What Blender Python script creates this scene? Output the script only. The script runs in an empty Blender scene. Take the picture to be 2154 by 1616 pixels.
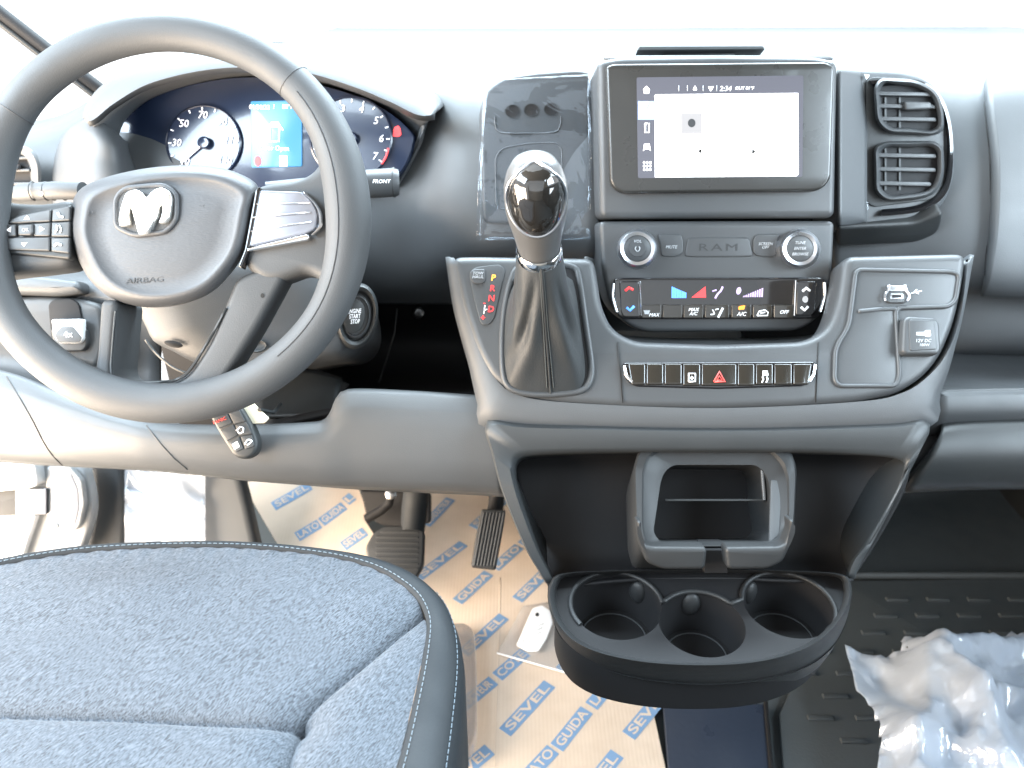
import bpy, bmesh, math, random
from math import sin, cos, pi, radians
from mathutils import Vector, Matrix, noise
from mathutils.geometry import delaunay_2d_cdt
random.seed(7)
SC = bpy.context.scene
COL = SC.collection

# ------------------------------------------------------------------ camera
F0, CX, CY = 1700.0, 1077.0, 808.0
PITCH = radians(30)
CAM = Vector((0, 0, 1.0))
FW = Vector((0, cos(PITCH), -sin(PITCH)))
RT = Vector((1, 0, 0))
UP = Vector((0, sin(PITCH), cos(PITCH)))
cam_d = bpy.data.cameras.new('camera')
cam_d.sensor_width = 36.0
cam_d.lens = F0 / 2154.0 * 36.0
cam_d.clip_start = 0.02
cam_d.clip_end = 200
cam_d.dof.use_dof = True
cam_d.dof.focus_distance = 0.72
cam_d.dof.aperture_fstop = 7.1
cam_o = bpy.data.objects.new('camera', cam_d)
COL.objects.link(cam_o)
cam_o.location = CAM
cam_o.rotation_euler = (radians(90) - PITCH, 0, 0)
SC.camera = cam_o

# ------------------------------------------------------------------ world, lamps, exposure
W = bpy.data.worlds.new('World')
SC.world = W
W.use_nodes = True
W.node_tree.nodes['Background'].inputs[0].default_value = (0.93, 0.97, 1.0, 1)
W.node_tree.nodes['Background'].inputs[1].default_value = 1.15
SC.view_settings.view_transform = 'Standard'
SC.view_settings.look = 'None'
SC.view_settings.exposure = 1.0
SC.view_settings.gamma = 1.0
SC.cycles.use_denoising = True
SC.cycles.max_bounces = 8
SC.cycles.transparent_max_bounces = 16
SC.cycles.sample_clamp_indirect = 6.0


def area(name, loc, target, sx, sy, power, col):
    l = bpy.data.lights.new(name, 'AREA')
    l.shape = 'RECTANGLE'
    l.size, l.size_y = sx, sy
    l.energy = power
    l.color = col
    o = bpy.data.objects.new(name, l)
    COL.objects.link(o)
    o.location = loc
    d = Vector(target) - Vector(loc)
    o.rotation_euler = d.to_track_quat('-Z', 'Y').to_euler()
    return o


# open driver's door (sunlit ground below, sky above) and the windscreen
area('door_low_light', (-1.12, 0.25, 0.45), (-0.1, 0.75, 0.62), 1.3, 0.8, 68, (1.0, 0.80, 0.60))
area('door_sky_light', (-1.10, 0.35, 1.45), (-0.2, 0.72, 0.65), 1.3, 0.6, 36, (0.72, 0.87, 1.0))
area('passenger_window_light', (1.35, 0.1, 1.35), (0.3, 0.75, 0.65), 1.2, 0.7, 38, (0.72, 0.88, 1.0))
area('rear_fill_light', (0.15, -0.6, 1.35), (0.15, 0.8, 0.6), 1.9, 1.5, 8, (0.84, 0.92, 1.0))  # added fill from behind the camera, not a fitted lamp
area('passenger_door_light', (1.15, 0.45, 0.60), (0.55, 0.80, 0.05), 0.8, 0.5, 11, (0.80, 0.91, 1.0))
area('windscreen_light', (0.1, 1.55, 1.85), (0.1, 0.85, 0.75), 2.2, 1.0, 118, (0.74, 0.88, 1.0))

# ------------------------------------------------------------------ projection helpers


def ray(px, py):
    return FW + RT * ((px - CX) / F0) + UP * ((CY - py) / F0)


def P(px, py, s):
    return CAM + ray(px, py) * s


class Plane:
    def __init__(s, px, py, depth, lean, yaw=0.0, o=None):
        s.o = P(px, py, depth) if o is None else Vector(o)
        a, b = radians(lean), radians(yaw)
        s.n = Vector((sin(b) * cos(a), -cos(b) * cos(a), sin(a)))
        s.r = Vector((cos(b), sin(b), 0))
        s.u = s.n.cross(s.r).normalized()

    def pt(s, px, py, h=0.0):
        d = ray(px, py)
        k = (s.o + s.n * h - CAM).dot(s.n) / d.dot(s.n)
        return CAM + d * k

    def uv(s, px, py, h=0.0):
        q = s.pt(px, py, h) - s.o
        return Vector((q.dot(s.r), q.dot(s.u)))

    def at(s, u, v, h=0.0):
        return s.o + s.r * u + s.u * v + s.n * h

    def scale(s, px, py, h=0.0):
        return (s.pt(px, py, h) - CAM).dot(FW) / F0


def HP(z):
    return Plane(0, 0, 0, 90, 0, o=(0, 0, z))


# ------------------------------------------------------------------ materials
def mat(name, col, rough=0.5, metal=0.0, emis=None, es=1.0, bump=0.0, bscale=900.0, var=0.0,
        vscale=25.0, spec=0.5, coat=0.0, aniso=None, trans=0.0):
    m = bpy.data.materials.new(name)
    m.use_nodes = True
    nt = m.node_tree
    b = nt.nodes['Principled BSDF']
    b.inputs['Base Color'].default_value = (*col, 1)
    b.inputs['Roughness'].default_value = rough
    b.inputs['Metallic'].default_value = metal
    b.inputs['Specular IOR Level'].default_value = spec
    b.inputs['Coat Weight'].default_value = coat
    if coat:
        b.inputs['Coat Roughness'].default_value = 0.05
    if trans:
        b.inputs['Transmission Weight'].default_value = trans
    if emis:
        b.inputs['Emission Color'].default_value = (*emis, 1)
        b.inputs['Emission Strength'].default_value = es
    tc = nt.nodes.new('ShaderNodeTexCoord')
    if bump:
        n = nt.nodes.new('ShaderNodeTexNoise')
        n.inputs['Scale'].default_value = bscale
        n.inputs['Detail'].default_value = 2
        mp = nt.nodes.new('ShaderNodeMapping')
        if aniso:
            mp.inputs['Rotation'].default_value = aniso[:3]
            mp.inputs['Scale'].default_value = aniso[3:]
        nt.links.new(tc.outputs['Object'], mp.inputs[0])
        nt.links.new(mp.outputs[0], n.inputs['Vector'])
        bp = nt.nodes.new('ShaderNodeBump')
        bp.inputs['Strength'].default_value = bump
        bp.inputs['Distance'].default_value = 0.0006
        nt.links.new(n.outputs['Fac'], bp.inputs['Height'])
        nt.links.new(bp.outputs[0], b.inputs['Normal'])
    if var:
        n2 = nt.nodes.new('ShaderNodeTexNoise')
        n2.inputs['Scale'].default_value = vscale
        n2.inputs['Detail'].default_value = 4
        nt.links.new(tc.outputs['Object'], n2.inputs['Vector'])
        mr = nt.nodes.new('ShaderNodeMapRange')
        mr.inputs[1].default_value = 0.3
        mr.inputs[2].default_value = 0.7
        mr.inputs[3].default_value = rough - var
        mr.inputs[4].default_value = rough + var
        nt.links.new(n2.outputs['Fac'], mr.inputs[0])
        nt.links.new(mr.outputs[0], b.inputs['Roughness'])
    return m


M = {}
M['plastic'] = mat('dash_plastic', (0.062, 0.066, 0.070), 0.50, bump=0.25, bscale=1100, var=0.06)
M['plastic2'] = mat('console_plastic', (0.044, 0.047, 0.050), 0.45, bump=0.18, bscale=1300, var=0.05)
M['dark'] = mat('dark_plastic', (0.020, 0.022, 0.023), 0.5, bump=0.15, bscale=1200, var=0.05)
M['black'] = mat('black_void', (0.009, 0.009, 0.010), 0.65, spec=0.3, bump=0.1)
M['gloss'] = mat('piano_black', (0.006, 0.006, 0.007), 0.07, coat=0.6, var=0.03, vscale=12)
M['gloss_tan_reflection'] = mat('gloss_switch', (0.016, 0.014, 0.011), 0.16, coat=0.5, var=0.03, vscale=30)  # brown tint paints in the tan interior mirrored by the gloss
M['wheel'] = mat('wheel_skin', (0.044, 0.047, 0.050), 0.60, bump=0.3, bscale=900, var=0.05)
M['airbag'] = mat('airbag_skin', (0.050, 0.053, 0.058), 0.5, bump=0.35, bscale=700, var=0.04,
                  aniso=(0, 0, 0.7, 0.35, 1.6, 1.0))
M['chrome'] = mat('chrome', (0.85, 0.86, 0.88), 0.09, metal=1.0, var=0.03)
M['silver'] = mat('satin_silver', (0.62, 0.64, 0.68), 0.28, metal=1.0, var=0.04)
M['greysatin'] = mat('grey_satin', (0.20, 0.21, 0.24), 0.35, metal=0.5, var=0.05)
M['emblem'] = mat('bright_emblem', (0.9, 0.9, 0.88), 0.18, metal=0.85, var=0.03)
M['leather'] = mat('gaiter_leather', (0.024, 0.026, 0.027), 0.55, bump=0.5, bscale=600, var=0.06)
M['rubber'] = mat('rubber', (0.020, 0.022, 0.024), 0.6, bump=0.3, bscale=500, var=0.06)
M['mat'] = mat('floor_rubber', (0.05, 0.058, 0.062), 0.5, bump=0.4, bscale=300, var=0.08)
M['vinyl'] = mat('seat_vinyl', (0.014, 0.017, 0.020), 0.68, spec=0.3, bump=0.3, bscale=500, var=0.06)
M['white'] = mat('white_print', (0.80, 0.82, 0.84), 0.5, emis=(0.9, 0.93, 1), es=0.25)
M['grey_print'] = mat('grey_print', (0.42, 0.44, 0.46), 0.5)
M['deboss'] = mat('debossed_mark', (0.024, 0.025, 0.027), 0.6)
M['seam'] = mat('seam_gap', (0.004, 0.004, 0.004), 0.8)
M['red'] = mat('red_lamp', (0.6, 0.03, 0.03), 0.4, emis=(1, 0.05, 0.06), es=0.75)
M['redprint'] = mat('red_print', (0.6, 0.06, 0.05), 0.5, emis=(1, 0.1, 0.1), es=0.15)
M['amber'] = mat('amber_lamp', (0.9, 0.35, 0.05), 0.4, emis=(1, 0.35, 0.04), es=0.9)
M['orange'] = mat('orange_lamp', (0.9, 0.25, 0.03), 0.4, emis=(1, 0.25, 0.02), es=0.8)
M['blue'] = mat('blue_lamp', (0.1, 0.3, 0.9), 0.4, emis=(0.08, 0.28, 1), es=0.8)
M['lilac'] = mat('lilac_lamp', (0.4, 0.3, 0.5), 0.4, emis=(0.55, 0.42, 0.75), es=0.35)
M['screen'] = mat('screen_white', (0.9, 0.9, 0.9), 0.2, emis=(1, 1, 1), es=1.0)
M['screen_bar'] = mat('screen_grey', (0.03, 0.03, 0.035), 0.15, emis=(0.16, 0.17, 0.22), es=0.45)
M['screen_tile'] = mat('screen_tile', (0.05, 0.05, 0.05), 0.4, emis=(0.85, 0.84, 0.87), es=0.38)
M['screen_sel'] = mat('screen_selected', (0.2, 0.3, 0.5), 0.2, emis=(0.45, 0.58, 0.9), es=0.35)
M['icon'] = mat('screen_icon', (0.8, 0.8, 0.8), 0.3, emis=(1, 1, 1), es=0.7)
M['glass_black'] = mat('screen_glass', (0.02, 0.02, 0.019), 0.30, coat=0.12, var=0.08, vscale=30)
M['cluster'] = mat('cluster_face', (0.012, 0.020, 0.045), 0.22, coat=0.25, var=0.03, vscale=10)
M['cluster_disp'] = mat('cluster_display', (0.03, 0.1, 0.2), 0.2, emis=(0.10, 0.42, 0.78), es=0.42)
M['tick'] = mat('gauge_mark', (0.7, 0.72, 0.78), 0.4, emis=(0.8, 0.82, 0.95), es=0.35)
M['knob'] = mat('gear_knob_gloss', (0.012, 0.011, 0.010), 0.04, coat=1.0)
M['satin_knob'] = mat('gear_knob_satin', (0.11, 0.11, 0.11), 0.32, metal=0.4, var=0.05)
M['trim'] = mat('pillar_trim', (0.36, 0.37, 0.38), 0.5, bump=0.1, var=0.05)
M['paper'] = mat('paper', (0.82, 0.84, 0.86), 0.6)
M['cream'] = mat('cream_tag', (0.72, 0.66, 0.50), 0.6)
M['steel'] = mat('steel', (0.5, 0.5, 0.5), 0.3, metal=1.0)
M['thread'] = mat('thread', (0.11, 0.14, 0.165), 0.7)
M['threaddark'] = mat('thread_dark', (0.05, 0.055, 0.055), 0.6)
M['lining'] = mat('head_lining', (0.17, 0.16, 0.145), 0.9, bump=0.2)
M['body'] = mat('body_paint', (0.75, 0.77, 0.79), 0.25, coat=0.5)
M['pod'] = mat('lower_console_plastic', (0.018, 0.019, 0.020), 0.52, spec=0.4, bump=0.2, bscale=1200, var=0.05)
M['podface'] = mat('lower_console_face', (0.030, 0.033, 0.035), 0.5, bump=0.2, bscale=1200, var=0.05)
M['bluecarpet'] = mat('tunnel_mat', (0.026, 0.034, 0.052), 0.35, bump=0.4, bscale=120, var=0.12)


def cardboard():
    m = mat('cardboard', (0.58, 0.43, 0.30), 0.85)
    nt = m.node_tree
    b = nt.nodes['Principled BSDF']
    tc = nt.nodes['Texture Coordinate']
    w = nt.nodes.new('ShaderNodeTexWave')
    w.inputs['Scale'].default_value = 55
    w.inputs['Distortion'].default_value = 0.6
    n = nt.nodes.new('ShaderNodeTexNoise')
    n.inputs['Scale'].default_value = 14
    n.inputs['Detail'].default_value = 6
    nt.links.new(tc.outputs['Object'], w.inputs['Vector'])
    nt.links.new(tc.outputs['Object'], n.inputs['Vector'])
    r = nt.nodes.new('ShaderNodeValToRGB')
    r.color_ramp.elements[0].position = 0.3
    r.color_ramp.elements[0].color = (0.49, 0.395, 0.31, 1)
    r.color_ramp.elements[1].position = 0.7
    r.color_ramp.elements[1].color = (0.60, 0.495, 0.40, 1)
    nt.links.new(n.outputs['Fac'], r.inputs[0])
    nt.links.new(r.outputs[0], b.inputs['Base Color'])
    bp = nt.nodes.new('ShaderNodeBump')
    bp.inputs['Strength'].default_value = 0.12
    bp.inputs['Distance'].default_value = 0.001
    nt.links.new(w.outputs['Fac'], bp.inputs['Height'])
    nt.links.new(bp.outputs[0], b.inputs['Normal'])
    return m


M['cardboard'] = cardboard()
M['print'] = mat('blue_ink', (0.15, 0.26, 0.42), 0.8, bump=0.2, bscale=400)
M['printgap'] = mat('bare_board', (0.56, 0.46, 0.365), 0.85)


def fabric():
    m = mat('seat_fabric', (0.2, 0.24, 0.3), 0.9)
    nt = m.node_tree
    b = nt.nodes['Principled BSDF']
    b.inputs['Sheen Weight'].default_value = 0.12
    b.inputs['Sheen Roughness'].default_value = 0.4
    tc = nt.nodes['Texture Coordinate']
    mp = nt.nodes.new('ShaderNodeMapping')
    mp.inputs['Scale'].default_value = (0.30, 1.5, 1.0)
    mp0 = nt.nodes.new('ShaderNodeMapping')
    mp0.inputs['Rotation'].default_value = (0, 0, radians(-56))
    nt.links.new(tc.outputs['Object'], mp0.inputs[0])
    nt.links.new(mp0.outputs[0], mp.inputs[0])
    n = nt.nodes.new('ShaderNodeTexNoise')
    n.inputs['Scale'].default_value = 900
    n.inputs['Detail'].default_value = 1
    n.inputs['Roughness'].default_value = 0.7
    nt.links.new(mp.outputs[0], n.inputs['Vector'])
    n2 = nt.nodes.new('ShaderNodeTexNoise')
    n2.inputs['Scale'].default_value = 130
    n2.inputs['Detail'].default_value = 3
    nt.links.new(tc.outputs['Object'], n2.inputs['Vector'])
    mx = nt.nodes.new('ShaderNodeMath')
    mx.operation = 'MULTIPLY_ADD'
    mx.inputs[1].default_value = 0.05
    nt.links.new(n2.outputs['Fac'], mx.inputs[0])
    nt.links.new(n.outputs['Fac'], mx.inputs[2])
    r = nt.nodes.new('ShaderNodeValToRGB')
    r.color_ramp.elements[0].position = 0.33
    r.color_ramp.elements[0].color = (0.017, 0.021, 0.027, 1)
    r.color_ramp.elements[1].position = 0.70
    r.color_ramp.elements[1].color = (0.092, 0.107, 0.128, 1)
    nt.links.new(mx.outputs[0], r.inputs[0])
    nt.links.new(r.outputs[0], b.inputs['Base Color'])
    bp = nt.nodes.new('ShaderNodeBump')
    bp.inputs['Strength'].default_value = 0.5
    bp.inputs['Distance'].default_value = 0.0008
    nt.links.new(n.outputs['Fac'], bp.inputs['Height'])
    nt.links.new(bp.outputs[0], b.inputs['Normal'])
    return m


M['fabric'] = fabric()


def film(name, tint, fac, rough, bump=0.0, bscale=20, diff=0.0, gl=0.12, top=0.6):
    m = bpy.data.materials.new(name)
    m.use_nodes = True
    nt = m.node_tree
    nt.nodes.clear()
    out = nt.nodes.new('ShaderNodeOutputMaterial')
    tr = nt.nodes.new('ShaderNodeBsdfTransparent')
    tr.inputs[0].default_value = (*tint, 1)
    g = nt.nodes.new('ShaderNodeBsdfGlossy')
    g.inputs['Roughness'].default_value = rough
    g.inputs[0].default_value = (0.95, 0.97, 1, 1)
    fr = nt.nodes.new('ShaderNodeLayerWeight')
    fr.inputs[0].default_value = fac
    mr = nt.nodes.new('ShaderNodeMapRange')
    mr.inputs[3].default_value = gl
    mr.inputs[4].default_value = top
    pw = nt.nodes.new('ShaderNodeMath')
    pw.operation = 'POWER'
    pw.inputs[1].default_value = 4.0
    fr.inputs[0].default_value = 0.5
    nt.links.new(fr.outputs['Facing'], pw.inputs[0])
    nt.links.new(pw.outputs[0], mr.inputs[0])
    mx = nt.nodes.new('ShaderNodeMixShader')
    nt.links.new(mr.outputs[0], mx.inputs[0])
    nt.links.new(tr.outputs[0], mx.inputs[1])
    nt.links.new(g.outputs[0], mx.inputs[2])
    last = mx
    if diff:
        d0 = nt.nodes.new('ShaderNodeBsdfDiffuse')
        d0.inputs[0].default_value = (0.84, 0.91, 1.0, 1)
        d1 = nt.nodes.new('ShaderNodeBsdfTranslucent')
        d1.inputs[0].default_value = (0.84, 0.91, 1.0, 1)
        d = nt.nodes.new('ShaderNodeMixShader')
        nt.links.new(d0.outputs[0], d.inputs[1])
        nt.links.new(d1.outputs[0], d.inputs[2])
        m2 = nt.nodes.new('ShaderNodeMixShader')
        m2.inputs[0].default_value = diff
        nt.links.new(mx.outputs[0], m2.inputs[1])
        nt.links.new(d.outputs[0], m2.inputs[2])
        last = m2
    if bump:
        tc = nt.nodes.new('ShaderNodeTexCoord')
        n = nt.nodes.new('ShaderNodeTexNoise')
        n.inputs['Scale'].default_value = bscale
        n.inputs['Detail'].default_value = 3
        n.inputs['Distortion'].default_value = 0.8
        nt.links.new(tc.outputs['Object'], n.inputs['Vector'])
        bp = nt.nodes.new('ShaderNodeBump')
        bp.inputs['Strength'].default_value = bump
        bp.inputs['Distance'].default_value = 0.01
        nt.links.new(n.outputs['Fac'], bp.inputs['Height'])
        nt.links.new(bp.outputs[0], g.inputs['Normal'])
        nt.links.new(bp.outputs[0], fr.inputs['Normal'])
    nt.links.new(last.outputs[0], out.inputs[0])
    return m


M['film'] = film('clear_film', (0.96, 0.98, 1), 0.12, 0.07, 0.25, 22, 0.0, 0.03)
M['bag'] = film('crumpled_bag', (0.93, 0.95, 0.98), 0.35, 0.13, 0.25, 35, 0.5, 0.24)
M['wrap'] = film('wrapping_film', (0.95, 0.96, 0.98), 0.4, 0.20, 0.0, 6, 0.30, 0.16)
M['sleeve'] = film('clear_sleeve', (0.975, 0.98, 0.985), 0.15, 0.15, 0.1, 30, 0.10, 0.03)
M['cover'] = film('smoky_cover', (0.62, 0.58, 0.54), 0.3, 0.15, 0.2, 40, 0.18, 0.08)
M['windscreen'] = film('windscreen_glass', (0.98, 0.995, 0.99), 0.04, 0.02, 0, 1, 0, 0.0, 0.3)


# ------------------------------------------------------------------ mesh helpers
def T(name, label, cat, loc=(0, 0, 0), group=None):
    o = bpy.data.objects.new(name, None)
    o.empty_display_size = 0.03
    COL.objects.link(o)
    o.location = loc
    o['label'] = label
    o['category'] = cat
    if group:
        o['group'] = group
    return o


def adopt(o, parent):
    if parent is not None:
        o.parent = parent
        p = parent
        mw = Matrix.Identity(4)
        chain = []
        while p is not None:
            chain.append(p)
            p = p.parent
        off = Vector((0, 0, 0))
        for c in chain:
            if c.type == 'EMPTY':
                off += c.location
        if parent.type == 'EMPTY':
            o.matrix_parent_inverse = Matrix.Translation(-off)
    return o


def mesh_obj(name, verts, faces, m, parent=None, smooth=40, thick=0.0, off=-1, label=None):
    me = bpy.data.meshes.new(name)
    me.from_pydata([tuple(v) for v in verts], [], faces)
    me.validate()
    bm = bmesh.new()
    bm.from_mesh(me)
    bmesh.ops.recalc_face_normals(bm, faces=bm.faces)
    bm.to_mesh(me)
    bm.free()
    if smooth:
        me.shade_smooth()
        if smooth < 180:
            me.set_sharp_from_angle(angle=radians(smooth))
    me.materials.append(M[m] if isinstance(m, str) else m)
    o = bpy.data.objects.new(name, me)
    COL.objects.link(o)
    if thick:
        s = o.modifiers.new('s', 'SOLIDIFY')
        s.thickness = thick
        s.offset = off
    adopt(o, parent)
    if label:
        o['label'] = label
    return o


def fillet(pts, r, seg=6):
    """round the corners of a closed 2D outline; r may be a list"""
    n = len(pts)
    out = []
    for i in range(n):
        p = Vector(pts[i][:2])
        a = Vector(pts[i - 1][:2])
        b = Vector(pts[(i + 1) % n][:2])
        ri = r[i] if isinstance(r, (list, tuple)) else r
        da, db = (a - p), (b - p)
        la, lb = da.length, db.length
        if ri <= 0 or la < 1e-6 or lb < 1e-6:
            out.append(p)
            continue
        k = min(ri, la * 0.48, lb * 0.48)
        s, e = p + da * (k / la), p + db * (k / lb)
        for j in range(seg + 1):
            t = j / seg
            out.append((1 - t) ** 2 * s + 2 * t * (1 - t) * p + t * t * e)
    return out


def cr(p0, p1, p2, p3, t):
    return 0.5 * ((2 * p1) + (p2 - p0) * t + (2 * p0 - 5 * p1 + 4 * p2 - p3) * t * t + (3 * p1 - p0 - 3 * p2 + p3) * t ** 3)


def spline(pts, per=8, closed=False):
    pts = [Vector(p) for p in pts]
    n = len(pts)
    out = []
    rng = n if closed else n - 1
    for i in range(rng):
        if closed:
            q = [pts[(i + k) % n] for k in (-1, 0, 1, 2)]
        else:
            q = [pts[max(0, i - 1)], pts[i], pts[i + 1], pts[min(n - 1, i + 2)]]
        for j in range(per):
            out.append(cr(*q, j / per))
    if not closed:
        out.append(pts[-1])
    return out


def resample(pts, n, closed=False):
    pts = [Vector(p) for p in pts]
    if closed:
        pts = pts + [pts[0]]
    d = [0]
    for a, b in zip(pts, pts[1:]):
        d.append(d[-1] + (b - a).length)
    tot = d[-1]
    out = []
    m = n if closed else n - 1
    j = 0
    for i in range(n):
        t = tot * i / m
        while j < len(d) - 2 and d[j + 1] < t:
            j += 1
        k = (t - d[j]) / max(1e-9, d[j + 1] - d[j])
        out.append(pts[j].lerp(pts[j + 1], k))
    return out


def area2(p):
    return 0.5 * sum(p[i].x * p[(i + 1) % len(p)].y - p[(i + 1) % len(p)].x * p[i].y for i in range(len(p)))


def inset(p, d):
    """p counter-clockwise 2D; moves points inwards, collapsing edges that would flip"""
    n = len(p)
    if d <= 0:
        return [x.copy() for x in p]
    out = []
    for i in range(n):
        a, b, c = p[i - 1], p[i], p[(i + 1) % n]
        e1 = (b - a)
        e2 = (c - b)
        if e1.length < 1e-9 or e2.length < 1e-9:
            e1 = (c - a)
            e2 = e1.copy()
        e1.normalize()
        e2.normalize()
        n1 = Vector((-e1.y, e1.x))
        n2 = Vector((-e2.y, e2.x))
        m_ = n1 + n2
        if m_.length < 1e-6:
            out.append(b.copy())
            continue
        m_.normalize()
        k = d / max(0.5, m_.dot(n1))
        out.append(b + m_ * k)
    for _ in range(40):
        bad = False
        for i in range(n):
            j = (i + 1) % n
            e0 = p[j] - p[i]
            e = out[j] - out[i]
            if e0.dot(e) < -1e-12:
                q = (out[i] + out[j]) / 2
                out[i], out[j] = q.copy(), q.copy()
                bad = True
        if not bad:
            break
    return out


def prism(name, pts, pl, h, thick, m, parent=None, r=0, bevel=0.001, seg=3, sp=False, per=6, label=None, smooth=45, crown=0.0):
    """closed pixel outline on plane pl, front at height h, real thickness behind it, rounded front edge"""
    if sp:
        pts = spline(pts, per, True)
    else:
        c0 = pts[0]
        rm = bevel * 1.25 / pl.scale(c0[0], c0[1], h)
        if isinstance(r, (list, tuple)):
            r = [max(a, rm) for a in r]
        else:
            r = max(r, rm)
        if r and (not isinstance(r, float) or r > 0.05):
            pts = fillet(pts, r, 6 if rm > 2 or (isinstance(r, list) or r > 4) else 3)
    q = [pl.uv(p[0], p[1], h) for p in pts]
    return prism_uv(name, q, pl, h, thick, m, parent, bevel, seg, label, smooth, crown)


def cap_faces(ring, base, flip=False):
    """triangles that fill a possibly concave outline"""
    n = len(ring)
    keep, idx = [], []
    for i in range(n):
        if not keep or (ring[i] - keep[-1]).length > 2e-6:
            keep.append(ring[i])
            idx.append(i)
    if len(keep) > 3 and (keep[0] - keep[-1]).length <= 2e-6:
        keep.pop()
        idx.pop()
    if len(keep) < 3:
        return []
    m_ = len(keep)
    sc_ = 1000.0
    from mathutils.geometry import tessellate_polygon
    tri = tessellate_polygon([[Vector((p.x * sc_, p.y * sc_, 0)) for p in keep]])
    out = []
    for t in tri:
        a, b, c = [keep[k] for k in t]
        ar = (b.x - a.x) * (c.y - a.y) - (c.x - a.x) * (b.y - a.y)
        t = tuple(base + idx[k] for k in t)
        if (ar < 0) != flip:
            t = t[::-1]
        out.append(t)
    return out


def prism_uv(name, q, pl, h, thick, m, parent=None, bevel=0.001, seg=3, label=None, smooth=45, crown=0.0):
    q = [Vector(x) for x in q]
    if area2(q) < 0:
        q = q[::-1]
    n = len(q)
    rings = [(q, h - thick)]
    if bevel > 0:
        for k in range(seg + 1):
            a = (pi / 2) * k / seg
            rings.append((inset(q, bevel * (1 - cos(a))), h - bevel + bevel * sin(a)))
    else:
        rings.append((q, h))
    verts, faces = [], []
    for (pp, hh) in rings:
        verts += [pl.at(x.x, x.y, hh) for x in pp]
    for k in range(len(rings) - 1):
        for i in range(n):
            j = (i + 1) % n
            faces.append((k * n + i, k * n + j, (k + 1) * n + j, (k + 1) * n + i))
    L = len(rings) - 1
    cf = cap_faces(rings[L][0], L * n)
    faces += cf
    faces += cap_faces(rings[0][0], 0, True)
    return mesh_obj(name, verts, faces, m, parent, smooth, label=label)


def loft(name, rings, m, parent=None, closed=True, cap0=False, cap1=False, smooth=50, thick=0, off=-1, label=None):
    n = len(rings[0])
    verts, faces = [], []
    for r_ in rings:
        verts += list(r_)
    for k in range(len(rings) - 1):
        for i in range(n if closed else n - 1):
            j = (i + 1) % n
            faces.append((k * n + i, k * n + j, (k + 1) * n + j, (k + 1) * n + i))
    if cap0:
        faces.append(tuple(reversed(range(n))))
    if cap1:
        L = len(rings) - 1
        faces.append(tuple(range(L * n, L * n + n)))
    return mesh_obj(name, verts, faces, m, parent, smooth, thick, off, label)


def patch(name, rows, m, parent=None, per=(6, 6), thick=0.0, off=-1, smooth=60, fn=None, label=None):
    """rows of (px,py,depth): smooth interpolated sheet"""
    R_ = [[Vector(c) for c in row] for row in rows]
    R_ = [spline(row, per[1]) for row in R_]
    cols = list(zip(*R_))
    cols = [spline(c, per[0]) for c in cols]
    R_ = list(zip(*cols))
    pts = [[P(v.x, v.y, v.z) for v in row] for row in R_]
    if fn:
        pts = [[fn(p) for p in row] for row in pts]
    return loft(name, pts, m, parent, closed=False, smooth=smooth, thick=thick, off=off, label=label)


def tube(name, pts, rad, m, parent=None, res=12, closed=False, caps=True, smooth=60, label=None):
    pts = [Vector(p) for p in pts]
    n = len(pts)
    rings = []
    prev = None
    for i, p in enumerate(pts):
        if closed:
            t = pts[(i + 1) % n] - pts[i - 1]
        else:
            t = pts[min(n - 1, i + 1)] - pts[max(0, i - 1)]
        t.normalize()
        if prev is None:
            a = Vector((0, 0, 1)) if abs(t.z) < 0.9 else Vector((1, 0, 0))
            x = t.cross(a).normalized()
        else:
            x = (prev - t * prev.dot(t)).normalized()
        prev = x
        y = t.cross(x)
        r_ = rad[i] if isinstance(rad, (list, tuple)) else rad
        rings.append([p + (x * cos(2 * pi * k / res) + y * sin(2 * pi * k / res)) * r_ for k in range(res)])
    if closed:
        rings.append(rings[0])
    return loft(name, rings, m, parent, True, caps and not closed, caps and not closed, smooth, label=label)


def ell(cx, cy, rx, ry, rot=0, n=40):
    c, s = cos(radians(rot)), sin(radians(rot))
    return [Vector((cx + rx * cos(a) * c - ry * sin(a) * s, cy + rx * cos(a) * s + ry * sin(a) * c))
            for a in [2 * pi * i / n for i in range(n)]]


def disc_stack(name, rings, pl, m, parent=None, cap=True, n=40, smooth=40, label=None, cap0=False):
    """rings: (cx,cy,rx,ry,rot,h) in pixels on the plane"""
    R_ = [[pl.pt(q.x, q.y, h) for q in ell(cx, cy, rx, ry, rot, n)] for (cx, cy, rx, ry, rot, h) in rings]
    return loft(name, R_, m, parent, True, cap0, cap, smooth, label=label)


def ribbon(name, pts, pl, h, w, m, parent=None, sp=True, per=5):
    """thin strip w pixels wide along a pixel path, lying on the plane"""
    if sp and len(pts) > 2:
        pts = spline([Vector(p) for p in pts], per)
    pts = [Vector(p) for p in pts]
    a, b = [], []
    for i, p in enumerate(pts):
        t = (pts[min(len(pts) - 1, i + 1)] - pts[max(0, i - 1)]).normalized()
        nn = Vector((-t.y, t.x)) * (w / 2)
        a.append(pl.pt(*(p + nn), h))
        b.append(pl.pt(*(p - nn), h))
    return loft(name, [a, b], m, parent, closed=False, smooth=30, thick=0.0006)


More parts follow.
